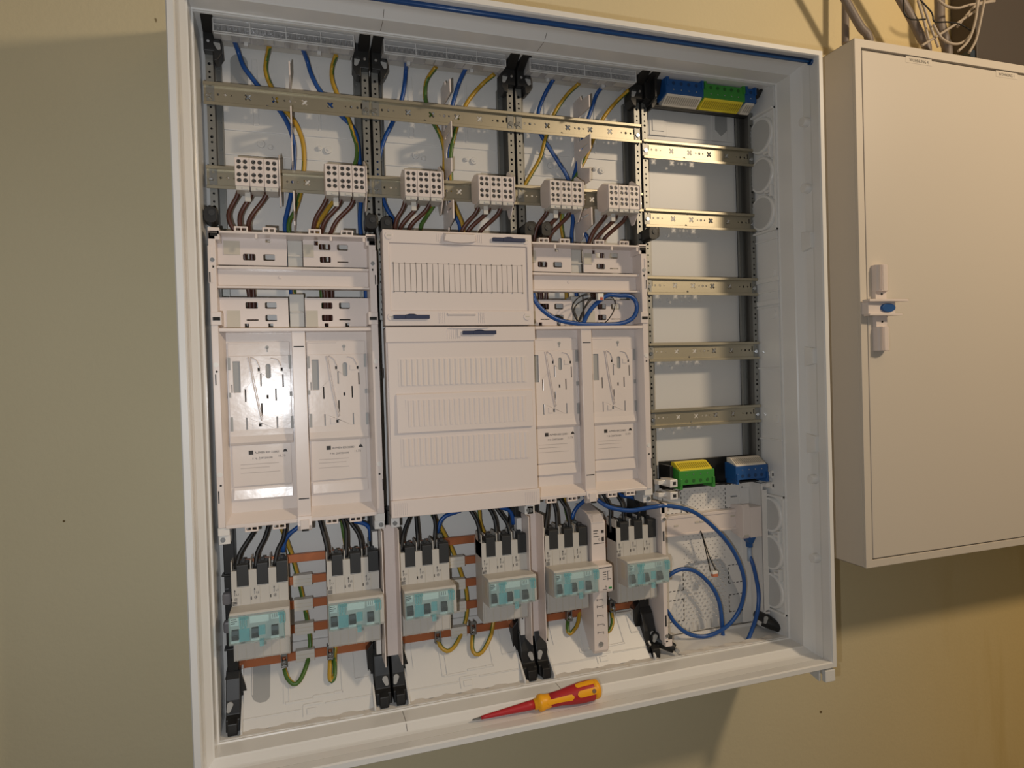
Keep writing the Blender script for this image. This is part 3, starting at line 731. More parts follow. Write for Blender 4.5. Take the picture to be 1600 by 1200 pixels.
        b.tube([(A(76), -75, 581), (A(78), -75, 572), (A(82), -75, 540), (A(88), -75, 505), (A(92), -75, 484)], 0.9, 6)
        b.tube([(A(80), -75, 581), (A(88), -75, 576), (A(92), -75, 564)], 0.7, 6); b.tube([(A(108), -75, 579), (A(118), -75, 577), (A(123), -75, 566)], 0.7, 6)
        b.tube([(A(79), -75, 581), (A(81.5), -75, 560), (A(89), -75, 512), (A(94), -75, 486)], 0.6, 6)
        b.box(A(80), A(88), -75.2, -73.8, 474, 483); b.box(A(112), A(121), -75.2, -73.8, 558, 566)
        b.build('spring_arm', GLOSSC, o)
        # printed foil plate
        b = MB(); b.box(A(49), A(133), -72.6, -71, 386, 448); b.prism([(-75, 366), (-71, 366), (-71, 384), (-72.6, 384), (-73.4, 380)], 'x', A(50), A(134)); o2 = b.build('label_plate', GLOSSC, t, bevel=0.4)
        b = MB(); b.box(A(72), A(78.5), -72.9, -72.5, 433, 439.2)
        b.text('ALPMEN 830 220801', A(80.5), 434, -72.6, 4.6, sx=0.88); b.text('P. Nr. ZHRT2501099', A(77), 425.5, -72.6, 4.0, sx=0.82); b.text('11.73', A(114), 427, -72.6, 4.8)
        b.prism([(A(121), 434.6), (A(128), 434.6), (A(126.4), 438), (A(124.5), 439.4), (A(122.6), 438)], 'y', -72.9, -72.5)
        b.build('lettering', INK, o2)
        b = MB()
        for z in (418, 412.5, 405): b.box(A(60), A(60+random.uniform(40, 62)), -72.8, -72.5, z, z+0.8)
        b.build('faint_lettering', INKL, o2)
    return t
mb0 = meterboard(25, 'white empty meter board filling the left field above the breakers')
mb1 = dup(mb0, (481, 0, 0), 'white empty meter board in the third field, partly behind the closed covers')

# ------------------------------------------------------------------ cover plates of the second field
cv = thing('cover_plate', (401, -95, 624), 'small white cover plate with a row of twelve knockouts and two navy latches', 'cover plate')
x0, x1, z0, z1 = 278.5, 524.5, 624.5, 774.5
b = MB()
b.plate(rect(x0, x1, z0, z1), [rect(288, 516, 648, 754)], -112, -107)
b.box(288, 516, -109.5, -104, 648, 754)
b.box(x0, x1, -107, -80, z1-2.5, z1); b.box(x0, x1, -107, -80, z0, z0+2.5); b.box(x0, x0+2.5, -107, -80, z0, z1); b.box(x1-2.5, x1, -107, -80, z0, z1)
b.build('cover_body', CREAM, cv, bevel=1.0)
for i in range(12):
    xa = 294+i*17.75
    b = MB()
    for j in (0, 1):
        b.box(xa+0.5+j*8.9, xa+8.5+j*8.9, -110.3, -109, 678.5, 722.5)
    b.build('blanking_strip', CREAM, cv, bevel=0.25, seg=1)
b = MB()
b.box(293.6, 507.4, -109.75, -109.4, 678, 723); 
for i in range(13): b.box(293.2+i*17.75, 294.8+i*17.75, -110.6, -109.4, 722, 724); b.box(293.2+i*17.75, 294.8+i*17.75, -110.6, -109.4, 677, 679)
b.build('knockout_groove', SEAM, cv)
def grip(z0, z1, up):
    b = MB(); q = []
    for i in range(11):
        a = i/10; q.append((375+52*a, (z0+3*math.sin(math.pi*a)*-1) if up else (z0+2+2.5*math.sin(math.pi*a))))
    top = [(427, z1), (375, z1)]
    if up: b.prism(q+top, 'y', -112, -119, pts2=[(p[0], p[1]) for p in q]+[(424, z1-3), (378, z1-3)])
    else: b.prism(q+top, 'y', -112, -116)
    return b
grip(759, 772.5, True).build('handle', CREAM, cv, bevel=0.8)
b = MB(); b.prism([(376, 645), (426, 645), (424, 636), (378, 636)], 'y', -109, -114.5, pts2=[(378, 644), (424, 644), (424, 642), (378, 642)]); b.build('handle', CREAM, cv, bevel=0.6)
b = MB()
for xr in list(range(364, 374, 3))+list(range(429, 439, 3)): b.box(xr, xr+1, -112.6, -111.5, 758, 771); b.box(xr, xr+1, -112.6, -111.5, 628, 645)
b.build('grip_ribs', CREAM, cv)
def latch(par, xa, xb, z, y=-112):
    b = MB(); b.box(xa, xb, y-5, y, z-3, z+3); b.prism([(xa+18, z+3), (xb-20, z+3), (xb-25, z+4.5), (xa+25, z+4.5)], 'y', y-5.4, y); b.box(xa+18, xa+20, y-5.8, y, z-3, z+3)
    b.build('latch', NAVY, par, bevel=0.6)
def turn(par, x, z):
    b = MB(); b.cyl((x, z), 'y', 6.2, -113.4, -111, 20); o = b.build('quarter_turn', CREAM, par, bevel=0.5)
    b = MB(); b.box(x-3.2, x+3.2, -113.8, -113.2, z-0.7, z+0.7); b.build('turn_slot', TAN, o)
latch(cv, 456, 512, 764); latch(cv, 291, 348, 638)
turn(cv, 288.5, 765); turn(cv, 513, 638.5); turn(cv, 514, 764); turn(cv, 288.5, 638.5)

cv2 = thing('cover_plate', (401, -95, 323), 'tall lower white cover plate with three rows of ribbed blanks and one navy latch', 'cover plate')
b = MB()
b.box(278.5, 526, -112, -104, 598.5, 622.5)
b.box(281, 524, -109.5, -104, 351, 599)
b.box(278.5, 526, -113, -104, 324, 351)
b.box(279, 525.5, -104, -80, 324, 327); b.box(279, 525.5, -104, -80, 619.5, 622.5); b.box(279, 282, -104, -80, 324, 622.5); b.box(522.5, 525.5, -104, -80, 324, 622.5)
b.build('cover_body', CREAM, cv2, bevel=1.0)
def ribs(z0, z1, xa, xb, y, name, m, h):
    b = MB(); b.box(xa, xb, y-0.6, y, z0, z1)
    n_ = 24; wd = (xb-xa-4)/n_
    for i in range(n_):
        c = xa+2+i*wd
        q = [(c+0.5, y-0.5), (c+wd*0.3, y-h), (c+wd*0.7, y-h), (c+wd-0.5, y-0.5)]
        b.prism(q, 'z', z0+1.5, z1-1.5)
    b.build(name, m, cv2)
ribs(529, 573, 297, 510, -109.5, 'ribbed_blank', GLOSSC, 1.9)
b = MB(); b.prism([(-109.5, 518), (-112.5, 516), (-114, 456), (-109.5, 456)], 'x', 292, 518); b.build('raised_band', CREAM, cv2, bevel=0.6)
ribs(464, 508, 306, 508, -112.8, 'ribbed_blank', CREAM, 1.6)
ribs(402.5, 448, 297, 512, -109.5, 'ribbed_blank', CREAM, 1.6)
latch(cv2, 401, 457, 612.5)
b = MB(); b.box(393, 399, -113.4, -112, 606, 618); b.prism([(378, 620.5), (400, 622.3), (424, 622.3), (446, 620.5), (424, 619), (400, 619)], 'y', -115, -111)
for i in range(7): b.box(376+i*3.4, 377+i*3.4, -112.7, -112, 603, 618); b.box(284+i*3.2, 285+i*3.2, -113.6, -113, 328, 347); b.box(500+i*3.2, 501+i*3.2, -113.6, -113, 328, 347)
b.build('grip_ribs', CREAM, cv2, bevel=0.3)
# small white corner brackets under the covers
for (x, lb) in ((288, 'white screwed corner bracket under the lower left corner of the tall cover'), (519, 'white screwed corner bracket under the lower right corner of the tall cover')):
    t = thing('corner_bracket', (x, -65, 303), lb, 'bracket', 'screwed corner brackets under the tall cover')
    b = MB(); b.box(x-7, x+7, -84, -46, 303, 318); b.box(x-7, x+7, -88, -50, 318, 323); b.build('bracket_body', WHITE, t, bevel=0.8)
    b = MB(); b.cyl((x-1, 310), 'y', 3.6, -86.5, -83, 14); b.cyl((x-1, 310), 'y', 1.6, -87, -83, 8); b.build('screw', SCREW, t)

# ------------------------------------------------------------------ black busbar carriers and bottom brackets
def carrier(x, s, label, w_=20):
    """x = field edge; s = +1 column stands right of it"""
    xa, xb = sorted((x+s*2, x+s*(2+w_)))
    t = thing('busbar_carrier', ((xa+xb)/2, -40, 18), label, 'busbar carrier', 'black busbar carriers')
    b = MB(); b.box(xa+2, xb-2, -50, -8, 96, 325)
    for z in (100, 144, 183, 222, 258):
        b.box(xa-1, xb+1, -56, -37, z-11, z-8)
    b.prism([(-50, 100), (-58, 90), (-68, 62), (-72, 42), (-80, 38), (-83, 21), (-58, 20), (-10, 44), (-10, 100)], 'x', xa, xb)
    if s > 0: b.prism([(xb-1, 104), (xb+9, 66), (xb+3, 66), (xb+9, 46), (xb-1, 46)], 'y', -52, -46)
    else: b.prism([(xa+1, 112), (xa-10, 99), (xa-9, 62), (xa-3, 46), (xa+1, 46)], 'y', -52, -20)
    b.build('carrier_body', BLACK, t, bevel=1.0)
    xm = (xa+xb)/2
    b = MB(); b.prism([(-76, 40), (-90, 36), (-92, 19), (-76, 19)], 'x', xm-7, xm+7); b.build('foot', BLACK, t, bevel=1.2)
    b = MB(); q = keyhole(xm-s*4, 56, s); dy = lambda z: -70.5+(z-56)*0.28
    b.add([(p[0], dy(p[1])-0.8, p[1]) for p in q]+[(p[0], dy(p[1])+1.2, p[1]) for p in q], [tuple(range(17)), tuple(range(33, 16, -1))]+[(i, (i+1) % 17, 17+(i+1) % 17, 17+i) for i in range(17)])
    b.build('keyhole_lever', GREYU, t, bevel=0.4)
    return t
for k in range(3):
    carrier(FX[k], 1, 'black plastic busbar carrier along the left edge of the %s field' % FIELD[k])
    carrier(FX[k]+250 if k < 2 else 765, -1, 'black plastic busbar carrier along the right edge of the %s field' % FIELD[k], 24)
# chrome knobs on the leftmost carrier
for z in (215, 172):
    b = MB(); b.box(27, 39, -66, -52, z-9, z+9); o = b.build('carrier_clip', mat('grey clip %d' % z, srgb(120, 118, 122), 0.25), bevel=3); tag(o, '%s shiny dark grey clip on the leftmost black carrier' % ('upper' if z > 200 else 'lower'), 'clip', 'clips on the leftmost carrier')

# busbars
BZ = [258, 222, 183, 144, 100.5]
for k in range(3):
    xa = (38, 288, 540)[k]; xb = (259, 512, 742)[k]
    for i, z in enumerate(BZ):
        b = MB(); b.box(xa, xb, -34, -29, z-6.6, z+6.6)
        o = b.build('busbar', COPPER, bevel=0.5, seg=1); tag(o, '%s copper busbar from the top in the %s field behind the breakers' % (ORD[i], FIELD[k]), 'busbar', 'copper busbars')
# grey busbar covers between the breakers
HX = [(129, 158), (383, 411)]
for k in range(2):
    for i, z in enumerate(BZ[1:]):
        xa, xb = HX[k]; dz = 3
        t = thing('busbar_cover', ((xa+xb)/2, -38, z-8), '%s grey clip-on busbar cover from the top in the %s field' % (ORD[i], FIELD[k]), 'busbar cover', 'grey busbar covers between breakers')
        b = MB(); b.box(xa, xb, -39.5, -26, z-8.5+dz*0, z+9.5); b.build('cover_body', GREYP, t, bevel=0.5)
        b = MB(); b.box(xa, xb, -39.9, -39.2, z-3.2, z-2.4); b.box(xa, xb, -39.9, -39.2, z+2.6, z+3.4); b.build('cover_groove', TAN, t)
b = MB(); b.box(697, 742, -40, -26, 88, 92); b.box(700, 736, -34, -20, 60, 96); b.box(728, 740, -44, -20, 62, 96)
tag(b.build('busbar_end_block', GREYP, bevel=0.8), 'pale grey block under the busbar end below the sixth breaker', 'busbar block')

# ------------------------------------------------------------------ white U ducts between the fields
for (xc, zb, zt, yb, yf, lb) in ((276.5, 88, 303, -58, -102, 'white U-shaped cable duct standing between the second and third breakers'), (524, 82, 301, -56, -94, 'white U-shaped cable duct standing between the fourth and fifth breakers')):
    t = thing('cable_duct', (xc, -75, zb), lb, 'cable duct', 'white ducts between the breakers')
    hw = 12.6
    b = MB(); b.box(xc-hw, xc+hw, yb-2, yb, zb, zt); b.box(xc-hw-1.2, xc-hw+0.4, yf, yb, zb, zt); b.box(xc+hw-0.4, xc+hw+1.2, yf, yb, zb, zt); b.build('duct_channel', CREAM, t, bevel=0.4)
    b = MB()
    for z in (zb+45, zb+150): b.box(xc+2, xc+hw-2, yb-2.8, yb-1.8, z, z+24)
    b.pieces('duct_tab', CREAM, t, bevel=0.3)
    b = MB(); b.box(xc-hw-11, xc-hw-2, -62, -44, zt-42, zt-8); b.box(xc-hw-10, xc-hw-2, -62, -44, zb+6, zb+42)
    b.pieces('duct_clip', WHITE, t, bevel=0.8)
    b = MB(); b.box(xc-hw-8, xc-hw-5, -62.6, -61.8, zt-38, zt-34); b.box(xc-hw-7, xc-hw-5, -62.6, -61.8, zb+34, zb+38); b.pieces('clip_slot', HOLE, t)

# ------------------------------------------------------------------ six main breakers
def breaker(x, label):
    t = thing('main_breaker', (x+40, -70, 116), label, 'circuit breaker', 'three-pole main breakers')
    wd = 80.5
    # upper body: side profile with three open cable slots at the top
    b = MB()
    b.prism([(-78, 202), (-78, 235), (-80, 235), (-80, 203)], 'x', x, x+wd)
    b.box(x, x+wd, -78, -37, 124, 236)
    for a, c in ((0, 8), (24.5, 36), (52.5, 64)): b.box(x+a, x+c, -80, -40, 234, 260)
    b.box(x, x+wd, -46, -34, 234, 262)
    for a in (0, 27, 54): b.box(x+a, x+a+1.6, -78, -40, 234, 274); b.box(x+a+9, x+a+10.2, -66, -40, 234, 272)
    b.build('breaker_body', BREAKM, t, bevel=0.5)
    for a in (8.2, 36.2, 64.2):
        b = MB(); b.prism([(-80.5, 236.5), (-80.5, 268), (-77, 270), (-48, 268), (-48, 236.5)], 'x', x+a, x+a+16); b.box(x+a+5, x+a+11, -66, -58, 268, 273); b.build('terminal_cap', DARKC, t, bevel=0.6)
    # toggle housing
    b = MB(); b.prism([(-80, 208), (-80, 162), (-118, 164), (-120, 168), (-120, 207), (-117, 209.5)], 'x', x-0.5, x+wd+1.5); b.build('toggle_housing', BREAKM, t, bevel=0.6)
    b = MB(); b.prism([(-78, 124), (-80, 127), (-80, 164), (-60, 164), (-60, 124)], 'x', x+1.5, x+wd-1); b.build('breaker_foot', BREAKM, t, bevel=0.5)
    b = MB()
    for i in range(7): b.box(x+5+i*12.2, x+5.6+i*12.2, -80.7, -79.5, 124, 152 if i % 2 else 159)
    for a in (13, 26.8, 40, 53.8, 67): b.box(x+a, x+a+0.5, -80.5, -79.5, 205, 233)
    b.box(x-0.8, x-0.2, -112, -96, 176, 204)
    b.pieces('body_joint', TAN, t)
    for a in (1.5, 28.5, 55.5):
        b = MB(); b.prism([(-120, 171), (-126.5, 173), (-126.5, 178), (-123, 186), (-120, 187)], 'x', x+a+0.6, x+a+10.4); b.box(x+a+1.4, x+a+9.6, -128, -125, 174, 180)
        b.build('toggle', BLACK, t, bevel=0.5)
    b = MB()
    b.box(x+0.5, x+12, -120.6, -119.8, 192, 203)
    b.box(x+27, x+53, -120.6, -119.8, 193, 204); b.box(x+56, x+68, -120.6, -119.8, 195, 205)
    for a in (1, 28, 55): b.box(x+a, x+a+11, -120.6, -119.8, 164.8, 170)
    b.pieces('toggle_label', LABELW, t)
    # clear hinged cover in front of the toggles
    b = MB()
    b.box(x-0.8, x+wd-6, -131, -129.6, 170, 207); b.box(x-0.8, x+wd-6, -131, -120, 205.8, 207); b.box(x-0.8, x+0.4, -131, -120, 168, 207); b.box(x+wd-7.2, x+wd-6, -131, -120, 168, 207)
    b.prism([(-131, 170), (-129.6, 170), (-120, 165), (-121, 164)], 'x', x-0.8, x+wd-6)
    cvv = b.build('clear_cover', TEAL, t, bevel=0.4)
    b = MB()
    for a in (14.5, 20, 68, 72.5): b.tube([(x+a, -133, 206), (x+a, -133, 194), (x+a+1.4, -133, 192), (x+a+2.8, -133, 194), (x+a+2.8, -133, 206)], 0.9, 6)
    b.box(x+13, x+26, -132.6, -131, 203, 208); b.box(x+66, x+75, -132.6, -131, 203, 208)
    b.box(x+40, x+46, -133, -129, 162, 172); b.box(x+39, x+48, -131.8, -130.8, 178, 192); b.box(x+13, x+27, -131.6, -130.8, 172, 190)
    b.build('cover_ribs', TEALR, cvv, bevel=0.3)
    b = MB(); b.box(x+0.4, x+wd-8, -120.8, -120, 204.4, 205.8); b.build('blue_line', BLUEL, t)
    b = MB()
    for i, a in enumerate((3, 31, 58.6)):
        b.box(x+a+1.4, x+a+1.9, -80.6, -80, 223, 231); b.prism([(x+a+0.6, 229.5), (x+a+2.7, 229.5), (x+a+1.65, 232.5)], 'y', -80.6, -80)
        b.text('L%d' % (i+1), x+a+3.6, 223.5, -80.1, 4.2)
        b.text('@', x+a+0.4, 216.5, -80.1, 5.2, sx=0.9)
        if i: b.box(x+a-4.4, x+a-2.8, -80.5, -80, 215, 219.5)
    b.box(x, x+0.9, -80.5, -80, 216, 220)
    for z in (213, 211, 209): b.box(x+1, x+7.5, -80.5, -80, z, z+1)
    b.box(x+1, x+9, -80.5, -80, 206, 206.8)
    b.build('lettering', INK, t)
    b = MB()
    for (z, e) in ((200.5, 9), (197.6, 10), (194.8, 7)): b.box(x+1.4, x+e, -121, -120.5, z, z+1.1)
    for a in (58, 61, 64): b.box(x+a, x+a+0.6, -121, -120.6, 197, 203)
    b.box(x+14, x+20, -120.9, -120.1, 165, 167); b.box(x+40, x+46, -120.9, -120.1, 165, 167); b.box(x+68, x+74, -120.9, -120.1, 165, 167)
    b.build('lettering', INK, t)
    return t
BX = [41.5, 179.5, 294, 430.5, 544.5, 682]
br0 = breaker(BX[0], 'first three-pole breaker from the left in the bottom row')
for i in range(1, 6): dup(br0, (BX[i]-BX[0], 0, (0, -0.5, -0.5, 0.5, 1, 1)[i]), '%s three-pole breaker from the left in the bottom row' % ORD[i])
# slim switching module beside the fifth breaker
md = thing('switch_module', (640, -60, 52), 'slim white module with a green indicator standing between the fifth and sixth breakers', 'module')
b = MB(); b.prism([(-88, 206), (-88, 278), (-72, 290), (-20, 300), (-20, 60), (-30, 60), (-84, 44), (-88, 50), (-88, 164)], 'x', 629, 656); b.build('module_body', CREAM, md, bevel=0.6)
b = MB(); b.prism([(-86, 210), (-86, 162), (-118, 163), (-120, 167), (-120, 208), (-117, 210)], 'x', 626, 652); b.build('module_front', CREAM, md, bevel=0.6)
b = MB(); b.box(632, 653, -89.5, -60, 276, 292); b.build('clear_terminal', CLEAR, md, bevel=0.8)
b = MB(); b.cyl((641.5, 61), 'y', 4.6, -89.6, -87, 16); b.box(638, 645, -90.2, -89.4, 60.4, 61.6); b.build('module_screw', SCREW, md)
b = MB(); b.box(644, 650, -120.8, -119.8, 169, 172); b.build('green_indicator', GREENI, md)
b = MB(); b.box(633, 642, -88.5, -88, 262, 263.4); b.box(633, 640, -88.5, -88, 257.6, 258.8); b.box(648, 653, -88.6, -88, 258, 263); b.text('C E', 642, 245, -88.1, 6); b.box(633, 643, -88.5, -88, 252, 253); b.box(649, 653, -88.5, -88, 243, 251)
b.box(633, 653, -88.5, -88, 239.5, 240.6)
b.box(627, 651, -120.5, -119.9, 205.5, 206.7)
for z in (198, 194, 190, 186): b.box(634, 640, -120.5, -119.9, z, z+0.8)
b.box(643, 643.6, -120.5, -119.9, 184, 200); b.box(641, 647, -120.5, -119.9, 199, 199.8); b.box(641, 649, -120.5, -119.9, 186, 186.8)
b.text('A', 637, 171, -120, 6); b.box(633, 641, -120.5, -119.9, 168, 169)
for i, z in enumerate((140, 128, 112, 96, 82)): b.box(638, 648, -88.5, -88, z, z+0.6); b.text('oooNE'[i], 646, z-3.5, -88.1, 5); b.box(636, 637, -88.5, -88, z-2, z+2)
b.build('lettering', INK, md)

# ------------------------------------------------------------------ black, blue and earth cables in the lower row
Z1 = lambda pts, Y, Y2=None: zpath(300, 780, 5, Y, pts, Y2)
Z2 = lambda pts, Y, Y2=None: zpath(580, 780, 5.714, Y, pts, Y2)
Z3 = lambda pts, Y, Y2=None: zpath(820, 760, 6, Y, pts, Y2)
blk = [Z1([(505, 180), (485, 250), (440, 320), (372, 430), (345, 550)], -50, -72), Z1([(608, 160), (598, 210), (565, 310), (510, 420), (495, 545)], -50, -72), Z1([(736, 140), (730, 200), (712, 310), (668, 400), (645, 520)], -50, -72),
       Z1([(985, 110), (1000, 170), (1022, 250), (1050, 360), (1066, 470)], -50, -72), Z1([(1150, 90), (1180, 160), (1203, 240), (1205, 350), (1203, 455)], -50, -72), Z1([(1190, 90), (1225, 160), (1300, 270), (1320, 350), (1336, 440)], -50, -72),
       Z2([(355, 100), (340, 170), (300, 270), (278, 360), (270, 465)], -50, -72), Z2([(395, 100), (402, 170), (408, 250), (415, 350), (416, 450)], -50, -72), Z2([(540, 90), (558, 150), (574, 230), (566, 340), (560, 440)], -50, -72),
       Z2([(860, 60), (895, 110), (945, 200), (965, 290), (970, 380)], -50, -72), Z2([(1045, 60), (1072, 110), (1105, 190), (1116, 290), (1116, 370)], -50, -72), Z2([(1100, 40), (1140, 110), (1210, 210), (1236, 290), (1240, 360)], -50, -72),
       Z3([(228, 60), (222, 140), (208, 280), (186, 430)], -50, -72), Z3([(250, 60), (268, 130), (295, 250), (304, 410)], -50, -72), Z3([(310, 60), (335, 120), (393, 220), (430, 400)], -50, -72),
       Z3([(850, 50), (875, 100), (914, 170), (930, 330)], -50, -72), Z3([(1040, 120), (1060, 170), (1070, 240), (1070, 330)], -50, -72), Z3([(720, 40), (745, 90), (790, 180), (803, 250), (800, 330), (810, 430)], -46, -60)]
for i, p in enumerate(blk):
    lab = '%s black cable running into the top of the %s breaker' % (['left', 'middle', 'right'][i % 3], ORD[i//3])
    if i == 17: lab = 'black cable dropping behind the slim module with the green indicator'
    p = [(p[0][0], p[0][1]+10, p[0][2]+25)]+p
    cable('black_cable', p, 3.3, BLACKC, lab, 'cable', 'black cables to the breakers')
bl2 = [Z1([(900, 150), (835, 215), (760, 272), (722, 330), (708, 415)], -42), Z1([(1210, 150), (1265, 172), (1340, 188), (1388, 230), (1397, 325)], -46),
       Z2([(800, 100), (740, 122), (660, 152), (612, 212), (592, 300)], -40), Z2([(1130, 70), (1165, 78), (1225, 95), (1260, 150), (1268, 225)], -46),
       Z3([(520, 60), (560, 85), (572, 120), (505, 180), (462, 240), (440, 310)], -40), Z3([(860, 50), (900, 80), (940, 92), (990, 98), (1040, 120), (1075, 180)], -44)]
for i, p in enumerate(bl2):
    cable('blue_wire', p, 3.6, BLUEC, 'blue wire bending down to the busbars behind the %s breaker' % ORD[i], 'wire', 'blue wires to the busbars')
Z4 = lambda pts, Y: [onslope(300+a/4.706, 960+c/4.706, 8) for a, c in pts]
Z5 = lambda pts, Y: [onslope(560+a/5, 930+c/5, 8) for a, c in pts]
Z6 = lambda pts, Y: [onslope(820+a/6, 900+c/6, 8) for a, c in pts]
YE = -23
gy2 = [Z1([(660, 150), (685, 200), (740, 320), (790, 470), (848, 690), (888, 880), (918, 1050)], YE)+Z4([(868, 250), (840, 380), (790, 490), (745, 512), (700, 465), (680, 400)], YE-4)]
gy2.append(Z1([(1150, 100), (1165, 150), (1180, 230)], YE)+[at(542, 880, YE), at(536, 960, YE)]+Z4([(1055, 250), (1050, 400), (1046, 460), (1028, 492), (1012, 465), (1013, 400), (1015, 340)], YE-2))
gy2.append(Z2([(530, 90), (552, 150), (610, 230), (690, 380), (740, 490), (808, 680), (850, 830), (855, 1000), (835, 1110)], YE)+Z5([(800, 310), (742, 410), (690, 437), (642, 400), (620, 350)], YE-3))
gy2.append(Z2([(962, 60), (968, 130), (978, 220)], YE)+[at(762, 850, YE), at(775, 920, YE)]+Z5([(1048, 250), (1020, 350), (965, 445), (915, 462), (888, 410), (893, 310)], YE-3))
gy2.append([at(880, 770, YE), at(885, 800, YE), at(905, 880, YE), at(906, 940, YE)]+Z6([(500, 430), (465, 500), (422, 542), (400, 500), (405, 400)], YE-3))
gy2.append(Z6([(800, 300), (815, 360), (822, 440), (800, 505), (765, 526)], YE-4))
EL = ['green and yellow earth wire running down right beside the first breaker into a loop', 'green and yellow earth wire looping under the second breaker', 'green and yellow earth wire looping under the third breaker', 'green and yellow earth wire looping below the left side of the fourth breaker', 'short green and yellow earth loop under the fifth breaker', 'green and yellow earth wire stub right of the slim module with the green indicator']
for i, p in enumerate(gy2):
    cable('earth_wire', p, 3.6, YELC, EL[i], 'wire', 'earth wires on the lowest busbars', stripe=GRNC, twist=(0.01, 0.06, 0.0, 0.0, 0.05, 0.03)[i])
# bright busbar clamps
def clamp(x, z, label):
    t = thing('busbar_clamp', (x, -36, z-12), label, 'busbar clamp', 'bright busbar clamps')
    b = MB(); b.box(x-5, x+5, -44, -26, z-12, z-9); b.box(x-5, x-3.4, -44, -26, z-12, z+9); b.box(x+3.4, x+5, -44, -26, z-12, z+9); b.box(x-5, x+5, -40, -37, z+4, z+9); b.build('clamp_body', STEEL, t, bevel=0.5)
    b = MB(); b.cyl((x, z-3), 'y', 3.4, -49, -36, 12); b.cyl((x, z-3), 'y', 2, -50.5, -48, 6); b.build('clamp_screw', SCREW, t)
for (px, py, lb) in ((442, 872, 'upper bright clamp with a blue wire beside the first breaker'), (580, 850, 'upper bright clamp with a blue wire behind the right side of the second breaker'), (686, 843, 'upper bright clamp with a blue wire behind the third breaker'), (803, 832, 'upper bright clamp with a blue wire behind the fourth breaker'), (897, 822, 'upper bright clamp with a blue wire behind the fifth breaker'), (1003, 806, 'upper bright clamp behind the sixth breaker'),
                     (444, 1030, 'lower bright clamp with an earth wire under the first breaker'), (516, 1018, 'lower bright clamp with an earth wire under the second breaker'), (684, 994, 'lower bright clamp with an earth wire under the third breaker'), (739, 980, 'lower bright clamp with an earth wire left of the fourth breaker'), (889, 960, 'lower bright clamp with an earth wire under the fifth breaker'), (956, 946, 'lower bright clamp with an earth wire right of the slim module')):
    x, _, z = at(px, py, -40); clamp(x, z, lb)

# ------------------------------------------------------------------ right field: terminals on black carriers
def ntblock(x0, x1, zc, cap_up, body, cap, label, par_y=-46, n=5, holes=True):
    """block on a tray: front face holed, sloping cap with wire slots (down at the top tray, up at the lower one)"""
    t = thing('neutral_terminal', ((x0+x1)/2, -55, zc-20), label, 'terminal', 'coloured terminals in the right field')
    s = 1 if cap_up else -1
    b = MB()
    b.prism([(-74, zc-14*s), (-74, zc+12*s), (-50, zc+18*s), (-40, zc+18*s), (-40, zc-14*s)], 'x', x0, x1)
    for (a, c) in ((x0, x0+6), (x1-6, x1)): b.box(a, c, -76, -44, zc-14*s-(7 if s > 0 else -7) if False else min(zc-14*s, zc-22*s), max(zc-14*s, zc-22*s)); b.box(a+1, c-1, -77, -73, min(zc-16*s, zc-2*s), max(zc-16*s, zc-2*s))
    b.build('terminal_body', body, t, bevel=0.6)
    b = MB(); b.prism([(-72, zc+12*s), (-72, zc+14*s), (-52, zc+27*s), (-42, zc+27*s), (-42, zc+12*s)], 'x', x0+3, x1-3); b.build('terminal_cap', cap, t, bevel=0.6)
    b = MB(); d = (x1-x0-16)/n
    for i in range(n):
        xc = x0+8+d*(i+0.5); b.cyl((xc, zc-7*s), 'y', 3.4, -74.5, -73, 12)
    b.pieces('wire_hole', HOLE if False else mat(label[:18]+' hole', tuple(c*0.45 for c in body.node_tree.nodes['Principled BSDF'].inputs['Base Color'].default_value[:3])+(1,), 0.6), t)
    b = MB()
    for i in range(n):
        xc = x0+8+d*(i+0.5); b.cyl((xc, zc+5*s), 'y', 1.1, -74.6, -73, 8)
    b.build('test_point', SCREW, t)
    b = MB(); k = 0; xx = x0+6
    while xx < x1-6:
        b.prism([(-69, zc+15.9*s), (-69.3, zc+16.8*s), (-56.3, zc+25.2*s), (-56, zc+24.3*s)], 'x', xx, xx+1.9); xx += 4.4
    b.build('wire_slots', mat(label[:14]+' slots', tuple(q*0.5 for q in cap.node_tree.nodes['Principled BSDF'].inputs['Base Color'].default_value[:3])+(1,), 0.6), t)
    return t
trc = thing('terminal_carrier', (905, -50, 1035), 'black plastic tray under the blue and green terminals at the top of the right field', 'terminal carrier')
b = MB(); b.box(790, 1012, -50, -36, 1039, 1042); b.box(790, 1012, -40, -36, 1039, 1090); b.prism([(-78, 1044), (-60, 1038), (-36, 1038), (-36, 1098), (-78, 1098)], 'x', 786, 790)
b.prism([(776, 1048), (792, 1040), (806, 1058), (812, 1090), (790, 1104), (772, 1106)], 'y', -62, -34)
b.build('tray', BLACK, trc, bevel=0.8)
b = MB(); b.plate([(1010, 1062), (1018, 1066), (1028, 1082), (1026, 1096), (1010, 1097)], [circ(1021, 1084, 3.4, 12)], -74, -50); b.build('end_lug', BLACK, trc, bevel=0.6)
ntblock(812, 893, 1068, False, BLUEP, OFFW, 'long blue terminal with a white cap at the top of the right field', n=4)
ntblock(893, 986, 1068, False, GRNP, YELP, 'green terminal with a yellow cap at the top of the right field')
ntblock(986, 1012, 1068, False, BLUEP, OFFW, 'short blue terminal with a white cap beside the top right black lug', n=1)
trb = thing('terminal_carrier', (905, -50, 312), 'black plastic tray behind the green and blue terminals above the perforated plate', 'terminal carrier')
b = MB(); b.box(806, 1020, -44, -20, 314, 318); b.box(806, 1020, -24, -20, 314, 366); b.box(806, 812, -62, -20, 314, 362); b.build('tray', BLACK, trb, bevel=0.8)
ntblock(818, 895, 340, True, GRNP, YELP, 'green terminal with a yellow cap above the perforated plate', n=4)
